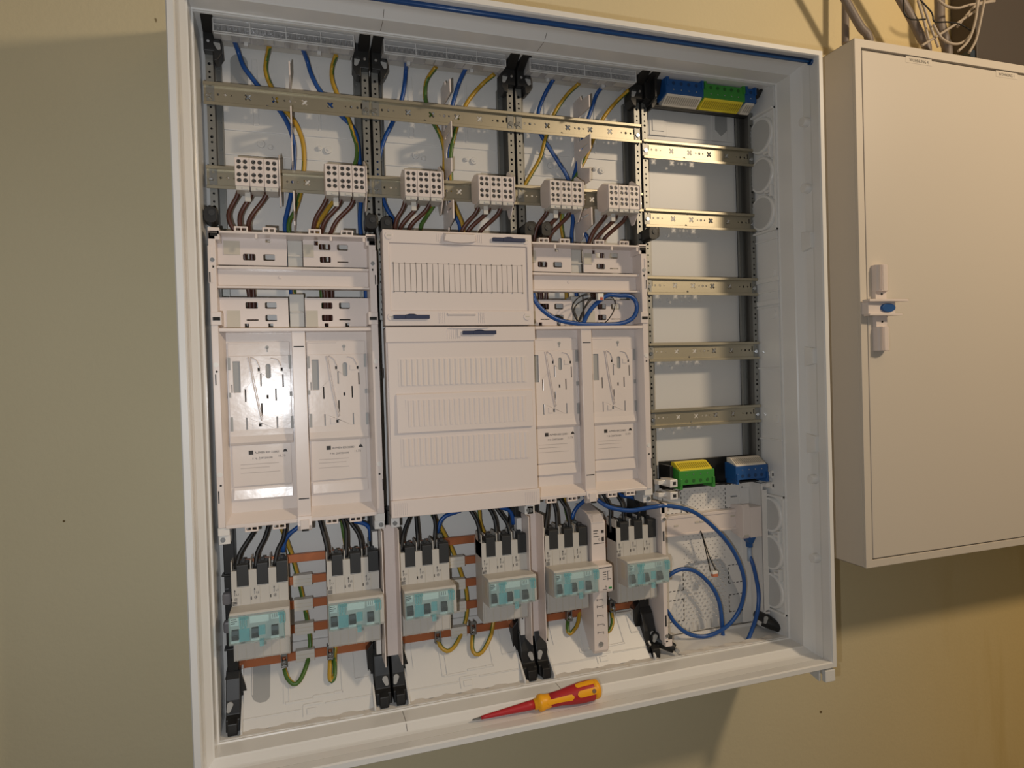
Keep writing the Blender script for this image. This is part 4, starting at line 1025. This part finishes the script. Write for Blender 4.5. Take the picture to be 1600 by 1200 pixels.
ntblock(943, 1018, 340, True, BLUEP, OFFW, 'blue terminal with a white cap at the lower right above the perforated plate', n=4)

# perforated mounting plate with its side frames
pl = thing('mounting_plate', (935, -30, 20), 'white perforated mounting plate at the bottom of the right field', 'mounting plate')
holes = []
for r_ in range(9):
    for c in range(8): holes.append(circ(861+c*12+(6 if r_ % 2 else 0), 303-r_*5.2, 1.25, 6))
b = MB(); b.plate(rect(806, 1012, 258, 312), holes+[rect(968, 984, 282.5, 285.5)], -22, -19); b.build('perforated_sheet', WHITE, pl)
holes = []
for r_ in range(24):
    for c in range(9): holes.append(circ(857+c*11+(5.5 if r_ % 2 else 0), 214-r_*7.2, 1.25, 6))
for (a, z) in ((868, 162), (882, 162), (918, 166), (931, 167), (868, 98), (882, 98), (932, 104)): holes.append(rect(a-3.2, a+3.2, z-1.5, z+1.5))
b = MB(); b.plate(rect(806, 1012, 24, 226), holes, -22, -19); b.build('perforated_sheet', WHITE, pl)
b = MB()
def dash(x0, x1, z0, z1):
    k = 0
    while x0+k*9 < x1-2: b.box(x0+k*9, min(x1, x0+k*9+5), -22.6, -21.8, z1-0.6, z1+0.6); b.box(x0+k*9, min(x1, x0+k*9+5), -22.6, -21.8, z0-0.6, z0+0.6); k += 1
    k = 0
    while z0+k*9 < z1-2: b.box(x0-0.6, x0+0.6, -22.6, -21.8, z0+k*9, z0+k*9+5); b.box(x1-0.6, x1+0.6, -22.6, -21.8, z0+k*9, z0+k*9+5); k += 1
dash(955, 995, 262, 309); dash(812, 853, 110, 150); dash(812, 853, 50, 92); dash(958, 998, 110, 146); dash(958, 998, 52, 86); dash(812, 853, 262, 306)
b.build('score_marks', HOLE, pl)
b = MB(); b.box(806, 985, -38, -18, 222, 262); b.box(806, 985, -40, -36, 222, 226); b.box(806, 985, -40, -36, 256, 262); b.build('cross_rail', CREAM, pl, bevel=0.8)
b = MB()
for (a, z) in ((826, 240), (873, 243), (884, 243), (955, 247)): b.box(a, a+9, -39.2, -37.8, z, z+3.4)
b.pieces('rail_slot', TAN, pl)
b = MB(); b.box(803, 806, -22, -18, 24, 312)
b.box(1012, 1016, -60, -10, 24, 312); b.box(1012, 1024, -62, -58, 60, 300); b.box(806, 1024, -30, -19, 312, 316); b.box(806, 1012, -26, -16, 18, 24)
for z in (52, 60, 250, 240): b.box(1016, 1026, -60, -50, z, z+4)
b.box(990, 1010, -24, -20, 26, 300)
for (a, z) in ((870, 28), (880, 28), (900, 30), (912, 30), (930, 30)): b.box(a, a+2, -24, -21, z, z+14)
b.build('plate_frame', WHITE, pl, bevel=0.5)
# white post left of the perforated plate
ps = thing('upright_post', (772, -75, 40), 'white upright post between the sixth breaker and the perforated plate', 'post')
b = MB(); b.box(766, 774, -94, -40, 46, 300); b.box(764, 779, -94, -80, 282, 300); b.box(764, 776, -96, -80, 270, 276); b.box(768, 782, -94, -70, 38, 50); b.build('post_body', CREAM, ps, bevel=0.8)
b = MB(); b.cyl((770.5, 272), 'y', 3.2, -97.6, -94, 12); b.cyl((771, 58), 'y', 3.2, -96, -93, 12); b.pieces('post_rivet', STEEL, ps)
b = MB(); b.box(768, 771, -94.8, -93.6, 232, 250); b.box(768, 771, -94.8, -93.6, 76, 96); b.box(777, 783, -92, -80, 40, 56); b.pieces('post_slot', DARKC, ps)
# white clip arms at both ends of the lower tray
for (xa, z, lb) in ((790, 333, 'upper left white clip arm beside the green terminal'), (790, 310, 'lower left white clip arm below the green terminal'), (1020, 331, 'upper right white clip arm beside the lower blue terminal'), (1020, 309, 'lower right white clip arm beside the perforated plate corner')):
    t = thing('clip_arm', (xa+6, -60, z-7), lb, 'clip', 'white clip arms')
    L = 18 if xa < 900 else 14
    b = MB(); b.box(xa+2 if xa < 900 else xa+6, xa+L, -84 if xa < 900 else -74, -50, z-7, z+7); b.box(xa-14 if xa < 900 else xa-4, xa+6, -70, -54, z-3, z+5); b.build('arm', WHITE, t, bevel=0.9)
    b = MB(); y_ = -84.8 if xa < 900 else -74.8; xm = xa+11 if xa < 900 else xa+10
    b.box(xm-3, xm+3, y_, y_+1, z-3, z+3); b.build('arm_hole', DARKC, t)
# white socket box with plug, and its blue cable
sk = thing('socket_box', (992, -55, 210), 'beige network socket box with a blue plug hanging at the right of the perforated plate', 'socket')
b = MB(); b.prism([(-18, 268), (-58, 274), (-62, 266), (-62, 212), (-56, 206), (-18, 216)], 'x', 966, 983); b.box(983, 1010, -62, -18, 208, 268); b.build('box_body', CREAM, sk, bevel=1.0)
b = MB(); b.box(968, 978, -63, -61, 212, 215); b.box(1010, 1014, -50, -40, 238, 246); b.box(1010, 1014, -50, -40, 222, 232); b.build('box_slots', TAN, sk)
b = MB(); b.prism([(976, 208), (1003, 210), (994, 196), (990, 192), (985, 196)], 'y', -56, -40); b.box(985.5, 993.5, -54, -42, 186, 198); b.build('plug', BLUEP, sk, bevel=0.8)
b = MB(); b.cyl((989.5, -48), 'z', 4.4, 158, 186, 12); b.build('cable_label', mat('pale blue label', srgb(160, 176, 196), 0.4), sk)
Z7 = lambda pts, Y, Y2=None: zpath(1000, 740, 3.528, Y, pts, Y2)
p = [(989.5, -48, 192), (989.5, -48, 170)]+Z7([(622, 500), (641, 580), (654, 660), (651, 740), (635, 810), (610, 880), (586, 936)], -54, -84)
p.append((p[-1][0]-6, p[-1][1], p[-1][2]-8))
cable('network_cable', p, 3.9, BLUEC, 'blue network cable hanging from the beige socket box to the cabinet floor', 'cable', 'blue network cables')
p = [at(928, 776, -60)]+zpath(820, 760, 6, -64, [(690, 130), (760, 180), (860, 212), (1000, 226), (1150, 202), (1230, 190)], -92)+Z7([(120, 178), (200, 184), (300, 214), (400, 290), (490, 390), (550, 500), (575, 605), (560, 720), (510, 810), (440, 868), (350, 898), (260, 880), (190, 820), (150, 758)], -92, -34)
p += [at(1028, 940, -34), at(1026, 918, -36)]+Z7([(150, 570), (200, 536), (250, 526), (310, 542), (370, 592), (415, 655), (440, 725), (450, 800), (456, 880), (472, 955)], -44)
p.append((p[-1][0]+3, p[-1][1], p[-1][2]-8))
cable('network_cable', p, 3.9, BLUEC, 'long blue network cable looping in front of the perforated plate', 'cable', 'blue network cables')
# thin black leads with a small connector
ld = thing('connector_lead', (915, -40, 150), 'pair of thin black leads with a small orange connector on the perforated plate', 'lead')
b = MB(); b.tube(Z7([(333, 316), (345, 352), (368, 450), (388, 541)], -42), 1.0, 6); b.build('lead', BLACKC, ld)
b = MB(); b.tube(Z7([(335, 316), (358, 385), (385, 465), (416, 532)], -42), 1.0, 6); b.build('lead', BLACKC, ld)
x, _, z = at(1116, 896, -42)
b = MB(); b.box(x-6, x+6, -46, -38, z, z+5); b.build('connector_shell', LABELW, ld, bevel=0.4)
b = MB(); b.box(x-5, x+6, -46, -38, z-6, z); b.build('connector_body', ORNG, ld, bevel=0.4)
b = MB(); b.tube(zpath(1000, 740, 3.528, -80, [(180, 195), (230, 198), (265, 216)]), 1.0, 6); tag(b.build('black_lead', BLACKC), 'short thin black lead beneath the long blue network cable', 'lead')
# coiled leads on the right meter board
p = zpath(800, 360, 6, -82, [(198, 590), (212, 650), (260, 720), (340, 790), (430, 838), (530, 862), (640, 878), (760, 882), (880, 882), (1000, 876), (1090, 850), (1150, 800), (1172, 720), (1150, 650), (1090, 612), (1010, 612), (900, 608), (820, 660), (740, 740), (690, 820), (672, 872)])
cable('network_cable', p, 3.9, BLUEC, 'blue cable coiled on the ledge of the third field meter board', 'cable', 'blue network cables')
for i, pp in enumerate(([(790, 640), (690, 650), (610, 690), (578, 750), (600, 820), (640, 870)], [(760, 600), (640, 620), (570, 690), (566, 760), (610, 850)], [(770, 620), (700, 700), (640, 800), (625, 862)], [(900, 610), (950, 640), (966, 700), (940, 780), (890, 850), (850, 876)], [(760, 602), (690, 700), (632, 850)])):
    cable('black_lead', zpath(800, 360, 6, -84, pp), 0.9, BLACKC, ['inner thin black lead bowing left in the coil', 'outer thin black lead bowing left in the coil', 'straight slanting thin black lead in the coil', 'thin black lead bowing right in the coil', 'rear slanting thin black lead in the coil'][i]+' on the third field meter board', 'lead', 'thin black leads in the coil')
cn = thing('small_connector', (at(937, 468, -84)[0], -86, at(937, 468, -84)[2]-6), 'small white and orange connector in the coiled leads below the cross tray', 'connector')
x, _, z = at(937, 466, -88)
b = MB(); b.box(x-6, x+5, -94, -86, z-4, z+8); b.build('connector_shell', LABELW, cn, bevel=0.5)
b = MB(); b.box(x-2, x+3, -94.8, -93.6, z-4, z+1); b.build('connector_window', mat('red orange window', srgb(190, 84, 58), 0.4), cn)
# black feet at the bottom of the right field
def foot(p0, p1, label):
    t = thing('rail_bracket', ((p0[0]+p1[0])/2, (p0[1]+p1[1])/2, p1[2]-8), label, 'bracket', 'black feet in the right field')
    b = MB(); d = Vector(p1)-Vector(p0)
    b.tube([p0, tuple(Vector(p0)+d*0.5), p1], 9, 8, spline=False, rad=[14, 12, 9]); b.cyl((p0[0]-4, p0[2]+6), 'y', 9, p0[1]-14, p0[1]+16, 12); b.build('foot_body', BLACK, t, bevel=1.5)
    b = MB(); b.cyl((p1[0], p1[2]), 'y', 4, p1[1]-11, p1[1]-4, 12); b.build('foot_hole', GREYU, t)
    b = MB(); b.prism(keyhole(p0[0]-6, p0[2]+8, 1), 'y', p0[1]-16, p0[1]-13); b.build('keyhole_lever', GREYU, t)
foot(at(1022, 996, -62), at(1054, 1014, -86), 'black bracket foot at the bottom left of the right field below the white post')
foot(at(1193, 968, -58), at(1219, 982, -78), 'black bracket foot at the bottom right of the right field')

# crumpled paper label on the floor of the third field
pts = [(350, 860), (352, 840), (430, 842), (500, 830), (515, 800), (512, 745), (540, 730), (580, 662), (610, 672), (640, 700), (720, 680), (716, 730), (690, 770), (680, 810), (630, 850), (560, 882), (500, 890), (420, 895)]
b = MB(); base = [at(820+a/6, 900+c/6, -66+ (3 if i % 2 else -3)) for i, (a, c) in enumerate(pts)]
cen = at(820+590/6, 900+790/6, -70); k = len(base)
b.add(base+[cen]+[(q[0], q[1]+1.0, q[2]) for q in base]+[(cen[0], cen[1]+1, cen[2])], [(i, (i+1) % k, k) for i in range(k)]+[(k+1+(i+1) % k, k+1+i, 2*k+1) for i in range(k)]+[(i, k+1+i, k+1+(i+1) % k, (i+1) % k) for i in range(k)])
pp = thing('crumpled_label', (cen[0], -66, 20), 'crumpled white paper label lying at the bottom of the third field', 'paper')
b.build('paper', PAPER, pp)
b = MB(); x, _, z = at(919, 1026, -73); b.text('CEE4', x-5, z-2, -72.5, 5.2); b.build('lettering', INK, pp)

# ------------------------------------------------------------------ screwdriver on the lower rim
sd = thing('screwdriver', (500, -172, 10), 'red and yellow insulated screwdriver lying on the lower rim of the cabinet', 'screwdriver')
A0 = Vector(at(738, 1125, -168)); A1 = Vector(at(936, 1075, -172)); D = (A1-A0).normalized(); L = (A1-A0).length
b = MB(); b.lathe([(0, 0.8), (4, 1.4), (14, 2.0), (16, 2.0)], A0, D, 10); b.build('blade', DSTEEL, sd)
b = MB(); b.lathe([(14, 2.6), (22, 3.2), (L*0.42, 7.0), (L*0.475, 7.4)], A0, D, 16); b.build('shaft_sleeve', RED, sd)
b = MB(); b.lathe([(L*0.47, 6.5), (L*0.472, 8.4), (L*0.50, 8.8), (L*0.505, 12.2), (L*0.53, 13.0), (L*0.555, 11.4), (L*0.60, 10.8)], A0, D, 20); b.build('collar', ORANGE, sd)
hp = [(L*0.585, 10.8), (L*0.68, 11.6), (L*0.76, 14.2), (L*0.85, 16.2), (L*0.93, 16.2), (L*0.975, 14.6), (L*0.99, 11)]
b = MB(); b.lathe(hp, A0, D, 24); b.build('handle', RED, sd)
b = MB(); b.lathe([(L*0.94, 15.8), (L*0.985, 14.8), (L, 9.5)], A0, D, 24); b.build('end_cap', ORANGE, sd)
# grip inlays facing the room, laid on the handle's surface
view = Vector((-0.25, -0.75, 0.55)); view = (view-D*view.dot(D)).normalized(); side = D.cross(view).normalized()
def hr(t):
    for (t0, r0), (t1, r1) in zip(hp, hp[1:]):
        if t0 <= t <= t1: return r0+(r1-r0)*(t-t0)/(t1-t0)
    return hp[-1][1]
def inlay(t0, t1, a0, a1, m, name, par, lift=0.5):
    b = MB(); nt_, na = 14, 6; vs = []
    for i in range(nt_+1):
        u = i/nt_; e = min(u, 1-u)*(t1-t0); rr = min((a1-a0)/2, 0.35); wd = 1.0 if e > 5 else math.sqrt(max(0.0, 1-(1-e/5)**2))*0.75+0.25
        for j in range(na+1):
            a = (a0+a1)/2+(a1-a0)/2*wd*(2*j/na-1); t = t0+(t1-t0)*u
            c = A0+D*t+(view*math.cos(a)+side*math.sin(a))*(hr(t)+lift); vs.append(tuple(c))
    b.add(vs, [(i*(na+1)+j, i*(na+1)+j+1, (i+1)*(na+1)+j+1, (i+1)*(na+1)+j) for i in range(nt_) for j in range(na)], 0, True)
    return b.build(name, m, par)
s_ = 1 if side.z > 0 else -1
def aa(a, c): return (a, c) if s_ > 0 else (-c, -a)
inlay(L*0.80, L*0.955, *aa(0.35, 0.95), ORANGE, 'grip_inlay', sd)
inlay(L*0.80, L*0.965, *aa(-0.62, 0.02), ORANGE, 'grip_inlay', sd)
inlay(L*0.56, L*0.77, *aa(-0.75, -0.08), ORANGE, 'grip_inlay', sd)
t_ = L*0.93; a_ = aa(-0.3, -0.3)[0]; c_ = A0+D*t_+(view*math.cos(a_)+side*math.sin(a_))*(hr(t_)+0.6); nrm = (view*math.cos(a_)+side*math.sin(a_))
b = MB(); b.lathe([(0, 3.4), (0.6, 3.2)], c_, nrm, 16); b.build('grip_badge', mat('grey badge', srgb(128, 100, 84), 0.5), sd)

# ------------------------------------------------------------------ second cabinet on the right
cb = thing('wall_cabinet', (1330, -100, 170), 'closed beige-white sheet steel wall cabinet at the right with a lever latch', 'electrical cabinet')
b = MB(); x0, x1, z0, z1 = 1121, 2150, 169.5, 1131.5
b.plate(rect(x0, x1, z0, z1), [rect(x0+15, x1-15, z0+14, z1-15.5)], -206, -200); b.box(x0, x0+2, -200, -1, z0, z1); b.box(x1-2, x1, -200, -1, z0, z1); b.box(x0, x1, -200, -1, z1-2, z1); b.box(x0, x1, -200, -1, z0, z0+2); b.box(x0+2, x1-2, -190, -186, z0+2, z1-2)
b.build('cabinet_body', CABW, cb, bevel=0.8)
b = MB(); b.box(x0+17.5, x1-17, -205.5, -190, z0+16, z1-19.5); dr = b.build('door', CABW, cb, bevel=1.2)
b = MB(); b.box(1242, 1306, -205.9, -205.4, 1102, 1114); b.box(1474, 1534, -205.9, -205.4, 1101.5, 1113.5); b.pieces('name_sticker', STICK, dr)
b = MB(); b.text('WOHNUNG 4', 1250.5, 1104.6, -205.9, 8.6, sx=0.86); b.text('WOHNUNG 1', 1481, 1104.2, -205.9, 8.4, sx=0.82); b.build('lettering', INK, dr)
lt = MB(); lx = 1162; y0 = -205.5
lt.prism(rrect(lx-13, lx+13, 600, 694, 3), 'y', y0-8, y0)
lt.build('latch_base', CREAM, cb, bevel=1.0)
for (za, zb_, nm) in ((674, 722, 'latch_grip'), (566, 610, 'latch_grip')):
    b = MB(); nA = 9; vs = []
    prof_ = []
    for i in range(nA+1):
        a = math.pi*i/nA; prof_.append((lx-14*math.cos(a), y0-4-14*math.sin(a)**0.8))
    b.prism(prof_+[(lx+14, y0), (lx-14, y0)], 'z', za, zb_, pts2=prof_+[(lx+14, y0), (lx-14, y0)])
    b.build(nm, CREAM, cb, bevel=0.8)
b = MB()
for i in range(5): b.box(lx-11+i*3.0, lx-10.2+i*3.0, y0-18, y0-10, 676, 721); b.box(lx-11+i*3.0, lx-10.2+i*3.0, y0-18, y0-10, 567, 609)
b.pieces('grip_rib', CREAM, cb)
b = MB(); b.prism([(lx-40, y0-4), (lx-42, y0-22), (lx+10, y0-26), (lx+44, y0-26), (lx+22, y0-4)], 'z', 654, 658.5); b.prism([(lx-38, y0-4), (lx-40, y0-20), (lx+8, y0-24), (lx+32, y0-24), (lx+16, y0-4)], 'z', 629, 632.5)
b.prism([(lx-38, y0), (lx-37, y0-14), (lx+24, y0-16), (lx+26, y0)], 'z', 632.4, 654.2); b.pieces('latch_crossbar', CREAM, cb, bevel=0.5)
b = MB(); q = [(lx+6+17*math.cos(2*math.pi*i/24), 643.5+8.5*math.sin(2*math.pi*i/24)) for i in range(24)]; b.prism(q, 'y', y0-14, y0-19, pts2=[(lx+6+(p_[0]-lx-6)*0.9, 643.5+(p_[1]-643.5)*0.88) for p_ in q]); b.build('latch_button', BLUEP, cb, bevel=0.4)
b = MB(); b.cyl((lx+1, 669), 'y', 2, y0-8.8, y0-7, 10); b.cyl((lx+1, 619), 'y', 2, y0-8.8, y0-7, 10); b.pieces('screw_hole', HOLE, cb)

# cables and pipes above the second cabinet
ZC = lambda pts, Y: zpath(1280, 0, 5, Y, pts)
def topc(pts, Y, r, m, label, name, cat, group, end=True):
    p = ZC(pts, Y)
    d = Vector(p[0])-Vector(p[1]); d = d.normalized()*120; p = [tuple(Vector(p[0])+d)]+p
    if end: p.append((p[-1][0], p[-1][1], 1133))
    cable(name, p, r, m, label, cat, group)
topc([(205, 0), (205, 150), (205, 340)], -40, 7.5, PIPE, 'straight grey pipe nearest the open cabinet, dropping to the closed cabinet top', 'conduit', 'pipe', 'grey pipes above the closed cabinet', end=False)
topc([(205, 0), (265, 110), (330, 220), (390, 310)], -70, 8.5, PIPE, 'slanting grey pipe second from the left above the closed cabinet', 'conduit', 'pipe', 'grey pipes above the closed cabinet')
topc([(640, 0), (720, 140), (800, 300), (840, 370)], -70, 9.5, PIPE, 'slanting grey pipe in the middle above the closed cabinet', 'conduit', 'pipe', 'grey pipes above the closed cabinet')
topc([(940, 0), (945, 180), (985, 330), (1000, 400)], -60, 10.5, PIPE, 'thick upright grey pipe at the right above the closed cabinet', 'conduit', 'pipe', 'grey pipes above the closed cabinet')
TH = [([(770, 0), (815, 150), (860, 330)], -90, WCABLE, 'thin pale cable crossing the slanting middle pipe'), ([(800, 0), (860, 180), (930, 370)], -95, WCABLE, 'thin pale cable slanting just right of the middle pipe'),
      ([(1215, 90), (1050, 200), (800, 358)], -110, WCABLE, 'straight pale cable slanting down to the left across the pipes'), ([(890, 190), (960, 300), (1060, 345), (1150, 310), (1215, 200), (1245, 0)], -120, WCABLE, 'pale cable hanging in a deep loop above the closed cabinet'),
      ([(1238, 0), (1222, 150), (1170, 310), (1085, 400)], -130, WCABLE, 'pale cable sweeping down left of the dark duct'), ([(1292, 0), (1262, 150), (1225, 310), (1170, 412)], -130, WCABLE, 'pale cable sweeping down nearest the dark duct'),
      ([(930, 0), (1000, 50), (1090, 62), (1170, 40), (1360, 5)], -100, WCABLE, 'pale cable sagging high beside the dark duct'), ([(1370, 10), (1230, 42), (1150, 120), (1080, 210)], -105, WCABLE, 'pale cable curving down from the dark duct')]
for pts, Y, m, lb in TH:
    p = ZC(pts, Y); cable('thin_cable', p, 2.6, m, lb, 'cable', 'pale cables above the closed cabinet')
p = ZC([(660, 0), (665, 100), (720, 150), (830, 150)], -112); cable('black_lead', p, 1.6, BLACKC, 'thin black cable curling round the middle pipe above the closed cabinet', 'lead', 'thin black cables above the closed cabinet')
p = ZC([(790, 0), (880, 100), (900, 170), (1000, 172), (1100, 190), (1200, 250)], -112); cable('black_lead', p, 1.6, BLACKC, 'thin black cable running right towards the dark duct', 'lead', 'thin black cables above the closed cabinet')
dk = thing('cable_trunking', (1760, -30, 1131.5), 'dark grey cable trunk standing on the closed cabinet at the top right', 'cable trunk')
b = MB(); b.box(1622, 1900, -60, -2, 1131.5, 1500); b.box(1618, 1622, -62, -2, 1131.5, 1500); b.build('trunk_body', DUCT, dk, bevel=2)
b = MB(); b.box(1604, 1618, -58, -10, 1131.5, 1240); b.build('trunk_tab', mat('blue grey foil', srgb(50, 62, 74), 0.4), dk)
